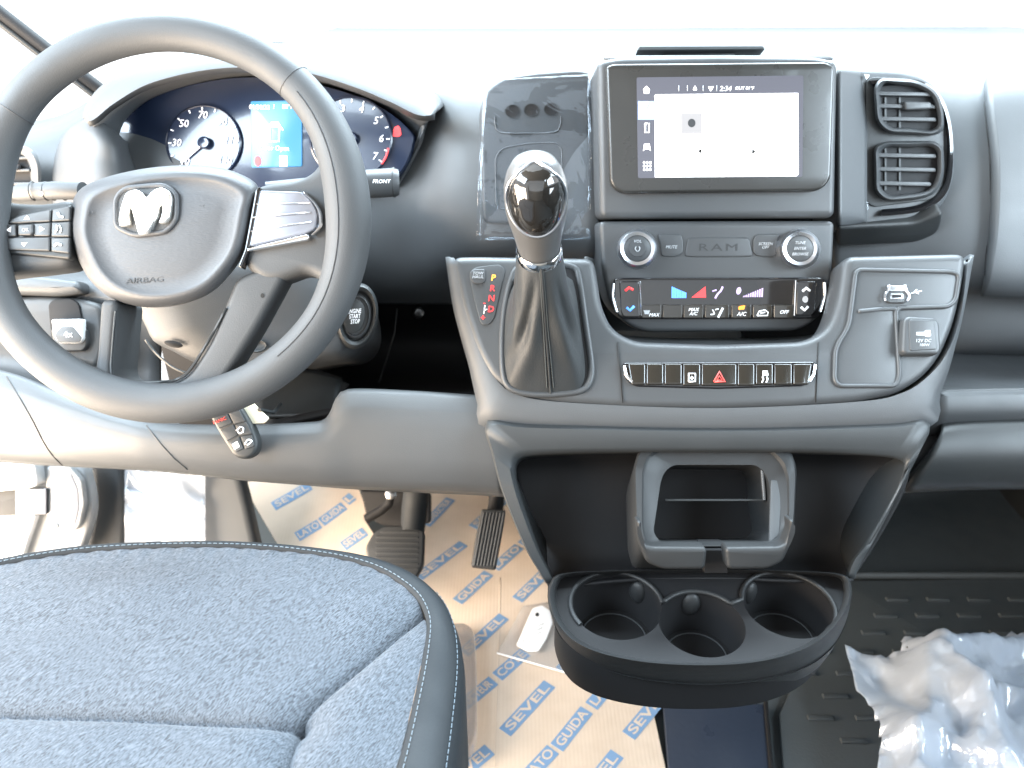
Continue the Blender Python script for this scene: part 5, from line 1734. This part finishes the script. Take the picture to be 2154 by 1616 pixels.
def stamp(s, a, b, hpx, pl, parent, wfac=1.0):
    """blue printed block from pixel a (start) to b (end), letters left bare"""
    A, B = pl.uv(*a), pl.uv(*b)
    t = (B - A).normalized()
    nn = Vector((-t.y, t.x))
    hgt = hpx
    q_ = [A - nn * hgt / 2, B - nn * hgt / 2, B + nn * hgt / 2, A + nn * hgt / 2]
    k = prism_uv('printed_block', q_, pl, 0.0006, 0.0005, 'print', parent, bevel=0)
    cu = bpy.data.curves.new('t', 'FONT')
    cu.body = s
    cu.align_x = 'CENTER'
    cu.align_y = 'CENTER'
    cu.offset = 0.015
    cu.extrude = 0.003
    tmp = bpy.data.objects.new('tmp', cu)
    COL.objects.link(tmp)
    dg = bpy.context.evaluated_depsgraph_get()
    me = bpy.data.meshes.new_from_object(tmp.evaluated_get(dg))
    COL.objects.unlink(tmp)
    bpy.data.objects.remove(tmp)
    w0 = max(v.co.x for v in me.vertices) - min(v.co.x for v in me.vertices)
    kx = (B - A).length * 0.88 / w0
    ky = hgt * 0.62 / 0.70
    m0 = (A + B) / 2
    for v in me.vertices:
        c = v.co.copy()
        v.co = pl.at(*(m0 + t * c.x * kx + nn * c.y * ky), 0.0009 + c.z * 0.03)
    me.materials.clear()
    me.materials.append(M['printgap'])
    o_ = bpy.data.objects.new('lettering', me)
    COL.objects.link(o_)
    adopt(o_, k)
    return k


HS = 0.021
stamp('SEVEL', (1062, 1541), (1156, 1439), HS, FC, cb1)
stamp('GUIDA', (1171, 1573), (1234, 1494), HS, FC, cb1)
stamp('LATO', (1244, 1486), (1296, 1424), HS, FC, cb1)
stamp('LATO', (1104, 1640), (1163, 1577), HS, FC, cb1)
stamp('SEVEL', (1322, 1548), (1400, 1455), HS, FC, cb1)
stamp('SEVEL', (945, 1648), (1030, 1577), HS, FC, cb1)
stamp('SEVEL', (1215, 1690), (1298, 1586), HS, FC, cb1)
stamp('CONDUCTEUR', (930, 1520), (1038, 1432), HS, FC, cb1)
stamp('COTE', (1046, 1424), (1105, 1372), HS, FC, cb1)
stamp('SEVEL', (975, 1375), (1060, 1297), HS, FC, cb1)
stamp('SEVEL', (1088, 1262), (1160, 1192), HS, FC, cb1)
stamp('SEVEL', (880, 1215), (975, 1144), HS, FC, cb1)
stamp('GUIDA', (962, 1266), (1028, 1206), HS, FC, cb1)
stamp('LATO', (1040, 1196), (1092, 1150), HS, FC, cb1)
stamp('GUIDA', (1098, 1146), (1140, 1110), HS, FC, cb1)
stamp('CONDUCTEUR', (895, 1105), (948, 1050), HS, FC, cb1)
stamp('SEVEL', (995, 1110), (1060, 1052), HS, FC, cb1)
stamp('COTE', (1180, 1412), (1230, 1362), HS, FC, cb1)

FC2 = Plane(640, 1080, 1.38, 72)
cb2 = T('cardboard_sheet', 'smaller tan cardboard piece behind the seat beside the brake pedal', 'cardboard', FC2.pt(650, 1140))
prism('sheet', [(508, 1014), (612, 1008), (752, 1022), (772, 1076), (764, 1090), (790, 1130), (790, 1240), (640, 1240)], FC2, 0.0, 0.005, 'cardboard', cb2, r=[2, 20, 10, 10, 6, 4, 0, 0], bevel=0)
HS2 = 0.020
stamp('SEVEL', (575, 1066), (652, 1022), HS2, FC2, cb2)
stamp('LATO', (625, 1130), (672, 1102), HS2, FC2, cb2)
stamp('GUIDA', (676, 1099), (724, 1064), HS2, FC2, cb2)
stamp('L', (727, 1056), (742, 1044), HS2, FC2, cb2)
stamp('SEVEL', (722, 1150), (768, 1118), HS2, FC2, cb2)

# passenger mat with tread bars
pm = T('rubber_mat', 'black rubber floor mat with raised tread bars on passenger side', 'floor mat', (0.6, 0.7, 0))
FM = HP(0.014)
prism('mat', [(1640, 1500), (1770, 1222), (2420, 1212), (2700, 1800), (1660, 1800)], FM, 0.0, 0.008, 'mat', pm, bevel=0.002)
a0 = FM.uv(1700, 1262)
xw = [FM.uv(1650 + i * 86, 1262).x for i in range(9)]
for r_, py in enumerate((1262, 1296, 1332, 1372, 1418, 1466, 1512, 1560)):
    for i in range(11):
        p = FM.uv(1600 + 86 * i, 1262)
        yv = FM.uv(1700, py).y
        x0 = 0.42 + i * 0.068 + (0.034 if r_ % 2 else 0)
        if x0 < FM.uv(1790 if py < 1340 else 1640, py).x:
            continue
        prism_uv('tread_bar', [Vector((x0, yv - 0.004)), Vector((x0 + 0.036, yv - 0.004)), Vector((x0 + 0.036, yv + 0.004)), Vector((x0, yv + 0.004))], FM, 0.0035, 0.0035, 'mat', pm, bevel=0.0015)
xe = FM.uv(1790, 1215)
tube('mat_edge', [FM.at(0.40 + i * 0.1, FM.uv(1900, 1214).y, 0.004) for i in range(9)], 0.007, 'mat', pm, 8)
tm = T('tunnel_strip', 'dark blue shiny strip of floor under the console front', 'floor strip', (0.25, 0.6, 0))
prism('strip', [(1395, 1480), (1612, 1480), (1630, 1640), (1640, 1800), (1420, 1800)], HP(0.016), 0.0, 0.01, 'bluecarpet', tm, bevel=0.002)
tube('strip_edge', [HP(0.018).pt(1610, 1470), HP(0.018).pt(1624, 1640), HP(0.018).pt(1632, 1750)], 0.003, 'black', tm, 6)

# pedals
BK = Plane(835, 1150, 1.20, 52)
bk = T('brake_pedal', 'wide grey rubber brake pedal above the cardboard', 'pedal', BK.pt(830, 1190))
prism('pad', [(775, 1195), (768, 1150), (785, 1120), (810, 1105), (880, 1104), (893, 1118), (890, 1190), (860, 1240), (790, 1240)], BK, 0.0, 0.015, 'rubber', bk, r=10, bevel=0.004)
for y in range(1116, 1196, 11):
    prism('pad_rib', [(790 if y > 1125 else 800, y), (880, y + 1), (880, y + 6), (790 if y > 1125 else 800, y + 5)], BK, 0.0015, 0.002, 'rubber', bk, bevel=0.0008)
tube('arm', [BK.pt(868, 1118, -0.01), P(872, 1070, 1.23), P(878, 1020, 1.22), P(880, 980, 1.2)], [0.018, 0.020, 0.020, 0.02], 'vinyl', bk, 12)
AK = Plane(1028, 1130, 1.17, 50)
ak = T('accelerator_pedal', 'narrow ribbed black accelerator pedal beside the console', 'pedal', AK.pt(1015, 1195))
prism('pad', [(1012, 1070), (1064, 1072), (1054, 1135), (1042, 1198), (990, 1192), (1000, 1130)], AK, 0.0, 0.012, 'rubber', ak, r=6, bevel=0.003)
for i in range(7):
    x = 1016 + i * 7
    prism('rib', [(x, 1078), (x + 3.5, 1078), (x - 17, 1190), (x - 20.5, 1190)], AK, 0.002, 0.0025, 'plastic', ak, bevel=0.0008)
tube('arm', [AK.pt(1040, 1085, -0.012), P(1044, 1050, 1.22), P(1046, 1010, 1.22)], 0.012, 'black', ak, 10)
pb = T('pedal_bracket', 'black pedal bracket and linkage left of the brake arm', 'bracket', P(800, 1090, 1.33))
prism('plate', [(757, 1030), (905, 1035), (905, 1100), (840, 1110), (800, 1105), (770, 1085)], Plane(820, 1070, 1.36, 40), 0.0, 0.02, 'black', pb, r=10, bevel=0.004)
tube('linkage', [P(822, 1038, 1.32), P(818, 1060, 1.32), P(800, 1075, 1.32), P(770, 1092, 1.32)], 0.008, 'black', pb, 8)
disc_stack('pivot', [(822, 1040, 12, 12, 0, 0), (822, 1040, 11, 11, 0, 0.02), (822, 1040, 6, 6, 0, 0.022)], Plane(822, 1040, 1.33, 40), 'steel', pb, n=18)

# ================================================================== loose things
KF = Plane(495, 915, 0.768, 34)
kf = T('key_fob', 'black key fob with red panic key hanging below the wheel', 'key fob', KF.pt(510, 968))
fob = prism('shell', [(428, 850), (470, 838), (505, 852), (528, 890), (543, 930), (538, 955), (516, 968), (492, 962), (468, 925), (445, 885)], KF, 0.0, 0.014, 'dark', kf, r=14, bevel=0.004, seg=4)
for pts in ([(446, 878), (476, 868), (488, 890), (460, 902)], [(480, 868), (502, 860), (516, 886), (492, 892)], [(463, 906), (490, 893), (500, 915), (478, 928)], [(494, 894), (518, 888), (530, 912), (504, 916)], [(482, 932), (502, 918), (512, 944), (496, 952)], [(506, 918), (530, 915), (535, 938), (516, 946)]):
    prism('fob_key', pts, KF, 0.0012, 0.002, 'plastic2', kf, r=3, bevel=0.0006)
text('PANIC', KF, 462, 885, 7, 'redprint', kf, 0.0018, rot=22)
ribbon('lock_mark', [(497, 906), (506, 898), (512, 900), (512, 909), (503, 912), (500, 907)], KF, 0.0018, 2.5, 'white', kf, sp=False)
prism('door_mark', [(488, 935), (499, 928), (504, 940), (493, 946)], KF, 0.0018, 0.0003, 'white', kf, bevel=0)
ribbon('trunk_mark', [(515, 935), (522, 925), (530, 928), (520, 937)], KF, 0.0018, 2.5, 'white', kf)
kt = T('key_tag', 'cream paper tag tucked behind the key fob', 'tag', KF.pt(535, 890, -0.012))
prism('tag', [(500, 848), (528, 842), (546, 862), (566, 880), (556, 890), (524, 892), (512, 872)], KF, -0.006, 0.002, 'cream', kt, r=4, bevel=0.0005)
tube('tie', [KF.pt(545, 862, -0.004), P(575, 868, 0.80), P(590, 850, 0.83)], 0.002, 'dark', kt, 6)

pt = T('paper_tag', 'white paper tag with punched hole lying on the cardboard', 'tag', FC.pt(1125, 1330))
PTp = HP(0.022)
prism('card', [(1120, 1280), (1140, 1273), (1157, 1285), (1162, 1310), (1150, 1342), (1132, 1370), (1110, 1370), (1086, 1357), (1098, 1330), (1110, 1302)], PTp, 0.0, 0.0012, 'paper', pt, r=4, bevel=0.0003)
disc_stack('hole', [(1130, 1293, 4.5, 4.5, 0, 0.0004), (1130, 1293, 4, 4, 0, 0.0006)], PTp, 'seam', pt, n=12)
ribbon('print_mark', [(1099, 1352), (1104, 1344), (1113, 1347), (1110, 1356), (1099, 1352)], PTp, 0.0004, 1.6, 'grey_print', pt)
for i in range(3):
    ribbon('print_line', [(1116 + 3 * i, 1338 - 9 * i), (1138 + 3 * i, 1330 - 9 * i)], PTp, 0.0004, 1.2, 'grey_print', pt, sp=False)
slv = T('clear_sleeve', 'clear plastic sleeve lying flat under the paper tag', 'plastic sleeve', FC.pt(1130, 1380))
PS = HP(0.018)
rows = []
for j in range(13):
    t = j / 12
    r_ = []
    for i in range(13):
        u = i / 12
        a = Vector((1100, 1275)).lerp(Vector((1185, 1262)), u)
        b = Vector((1045, 1374)).lerp(Vector((1222, 1424)), u)
        q_ = a.lerp(b, t)
        r_.append(PS.pt(q_.x, q_.y, 0.0015 * noise.noise(Vector((u * 4, t * 4, 9)))))
    rows.append(r_)
loft('sleeve', rows, 'sleeve', slv, closed=False, smooth=180, thick=0.0003)
tube('sleeve_hem', [r_ for r_ in rows[-1]], 0.0012, 'paper', slv, 6)

# smoky plastic cover between seat and cardboard
pcv = T('plastic_cover', 'smoky translucent plastic strip on the floor hugging the seat edge', 'plastic cover', FC.pt(985, 1570))
PCV = HP(0.045)
prism('strip', [(930, 1308), (980, 1306), (998, 1322), (1003, 1400), (1003, 1530), (990, 1570), (950, 1584), (900, 1590)], PCV, 0.0, 0.028, 'cover', pcv, r=16, bevel=0.008)

# crumpled bag, bottom right
bag = T('plastic_bag', 'crumpled translucent white plastic bag at the bottom right', 'plastic bag', HP(0.02).pt(2000, 1500))
bo_ = [(1778, 1352), (1800, 1360), (1832, 1376), (1866, 1380), (1894, 1376), (1896, 1342), (1930, 1341), (1968, 1348), (2020, 1356), (2080, 1357), (2120, 1345), (2170, 1330), (2300, 1320), (2420, 1420), (2420, 1760), (1850, 1780), (1848, 1700), (1846, 1620), (1852, 1560), (1846, 1525), (1832, 1488), (1828, 1478), (1800, 1446), (1796, 1415)]
BG = HP(0.10)
bq = resample([BG.uv(*p) for p in bo_], 170, True)
if area2(bq) < 0:
    bq = bq[::-1]
xs_ = [v.x for v in bq]
ys_ = [v.y for v in bq]
gp = []
y = min(ys_)
while y < max(ys_):
    x = min(xs_)
    while x < max(xs_):
        p = Vector((x + random.uniform(-.003, .003), y + random.uniform(-.003, .003)))
        if inside(p, bq):
            gp.append(p)
        x += 0.0062
    y += 0.0062
nb = len(bq)
res = delaunay_2d_cdt(bq + gp, [(i, (i + 1) % nb) for i in range(nb)], [], 1, 1e-6)


def bagz(p):
    de = min((p - q_).length for q_ in bq[::3])
    q_ = Vector((p.x * 7, p.y * 7, 2))
    w = noise.noise(q_)
    z = 0.0
    # sharp folds: ridged noise in two directions
    for sc, am in ((5, 0.048), (11, 0.030), (23, 0.012)):
        a = noise.noise(Vector((p.x * sc + 0.6 * w, p.y * sc * 0.8 - 0.4 * w, sc)))
        z += am * (0.8 - 2.4 * abs(a))
    return -0.004 + z * min(1, de / 0.035) + 0.045 * (1 - math.exp(-de / 0.10))


mesh_obj('bag_skin', [BG.at(p.x, p.y, bagz(p)) for p in res[0]], [tuple(f) for f in res[2]], 'bag', bag, 180, thick=0.0002)
BGP = HP(0.115)
for x, y in ((1906, 1350), (1908, 1362), (2022, 1452), (2030, 1444)):
    disc_stack('bag_mark', [(x, y, 2.2, 2.6, 0, 0), (x, y, 1.5, 2, 0, 0.0006)], BGP, 'grey_print', bag, n=8)

# ================================================================== door sill corner, bottom left
DP = Plane(140, 1060, 1.18, 30, 12)
dt = T('pillar_trim', 'pale grey plastic trim at the foot of the door pillar', 'door trim', DP.pt(140, 1150))
prism('panel', [(-60, 975), (150, 968), (178, 985), (192, 1040), (194, 1080), (182, 1125), (160, 1180), (-60, 1200)], DP, 0.0, 0.03, 'trim', dt, r=[4, 14, 20, 30, 30, 30, 10, 4], bevel=0.006)
prism('raised_block', [(96, 982), (146, 980), (172, 1010), (178, 1060), (168, 1105), (158, 1118), (100, 1116), (95, 1050)], DP, 0.014, 0.014, 'trim', dt, r=8, bevel=0.004)
prism('pocket', [(149, 994), (164, 1030), (166, 1070), (158, 1104), (126, 1088), (122, 1030)], DP, 0.0150, 0.002, 'greysatin', dt, r=4, bevel=0.0008)
disc_stack('screw', [(114, 1107, 8, 8, 0, 0.012), (114, 1107, 7, 7, 0, 0.017), (114, 1107, 4, 4, 0, 0.0175)], DP, 'trim', dt, n=16)
stp_ = T('door_check_strap', 'grey woven check strap running from the pillar to the door', 'strap', DP.pt(60, 1085))
prism('strap', [(-120, 1036), (30, 1030), (98, 1028), (98, 1082), (30, 1084), (-120, 1092)], DP, 0.020, 0.006, 'rubber', stp_, bevel=0.001)
prism('webbing', [(32, 1030), (97, 1028), (97, 1082), (33, 1083)], DP, 0.0215, 0.003, 'greysatin', stp_, bevel=0.001)
db = T('door_edge', 'bright white painted door edge at the far left', 'door', DP.pt(30, 1000))
prism('panel', [(-120, 955), (62, 956), (74, 978), (80, 1020), (60, 1028), (0, 1034), (-120, 1040)], DP, 0.035, 0.03, 'body', db, r=6, bevel=0.004)
prism('sill_strip', [(50, 1085), (76, 1083), (56, 1142), (44, 1180), (-20, 1200), (8, 1166)], DP, 0.02, 0.015, 'body', db, r=3, bevel=0.003)
gk = T('door_gasket', 'curved black rubber door gasket beside the pillar trim', 'gasket', DP.pt(220, 1130))
gq = spline([Vector(p) for p in [(215, 940), (226, 990), (232, 1040), (230, 1090), (216, 1150), (190, 1220)]], 6)
prism('gasket', [(182, 940), (250, 940), (262, 1000), (268, 1050), (266, 1100), (258, 1220), (160, 1220), (186, 1130), (196, 1060), (192, 1000)], Plane(225, 1050, 1.24, 34, 10), 0.0, 0.04, 'rubber', gk, r=20, bevel=0.01)
wf = T('wrapped_panel', 'foot well side panel wrapped in shiny clear plastic film', 'wrapped panel', P(400, 1150, 1.22))
WF = Plane(380, 1060, 1.26, 38, 0)
prism('panel', [(240, 940), (470, 950), (505, 1000), (520, 1060), (560, 1240), (240, 1240)], WF, 0.0, 0.03, 'plastic', wf, r=20, bevel=0.012)
rows = []
for j in range(27):
    t = j / 26
    r_ = []
    for i in range(21):
        u = i / 20
        x = 262 + (432 - 262) * u
        y = 975 + 190 * t
        hh = 0.012 + 0.022 * (0.5 - abs(noise.noise(Vector((u * 1.2 + t * 0.8, t * 4.5 - u * 1.6, 4))))) + 0.001 * noise.noise(Vector((u * 6, t * 8, 8)))
        r_.append(WF.pt(x, y, hh))
    rows.append(r_)
loft('film', rows, 'wrap', wf, closed=False, smooth=60, thick=0.0002)
box('dark_side', -0.66, -0.40, 1.34, 1.5, 0.0, 0.5, 'black', wf, 0.01)
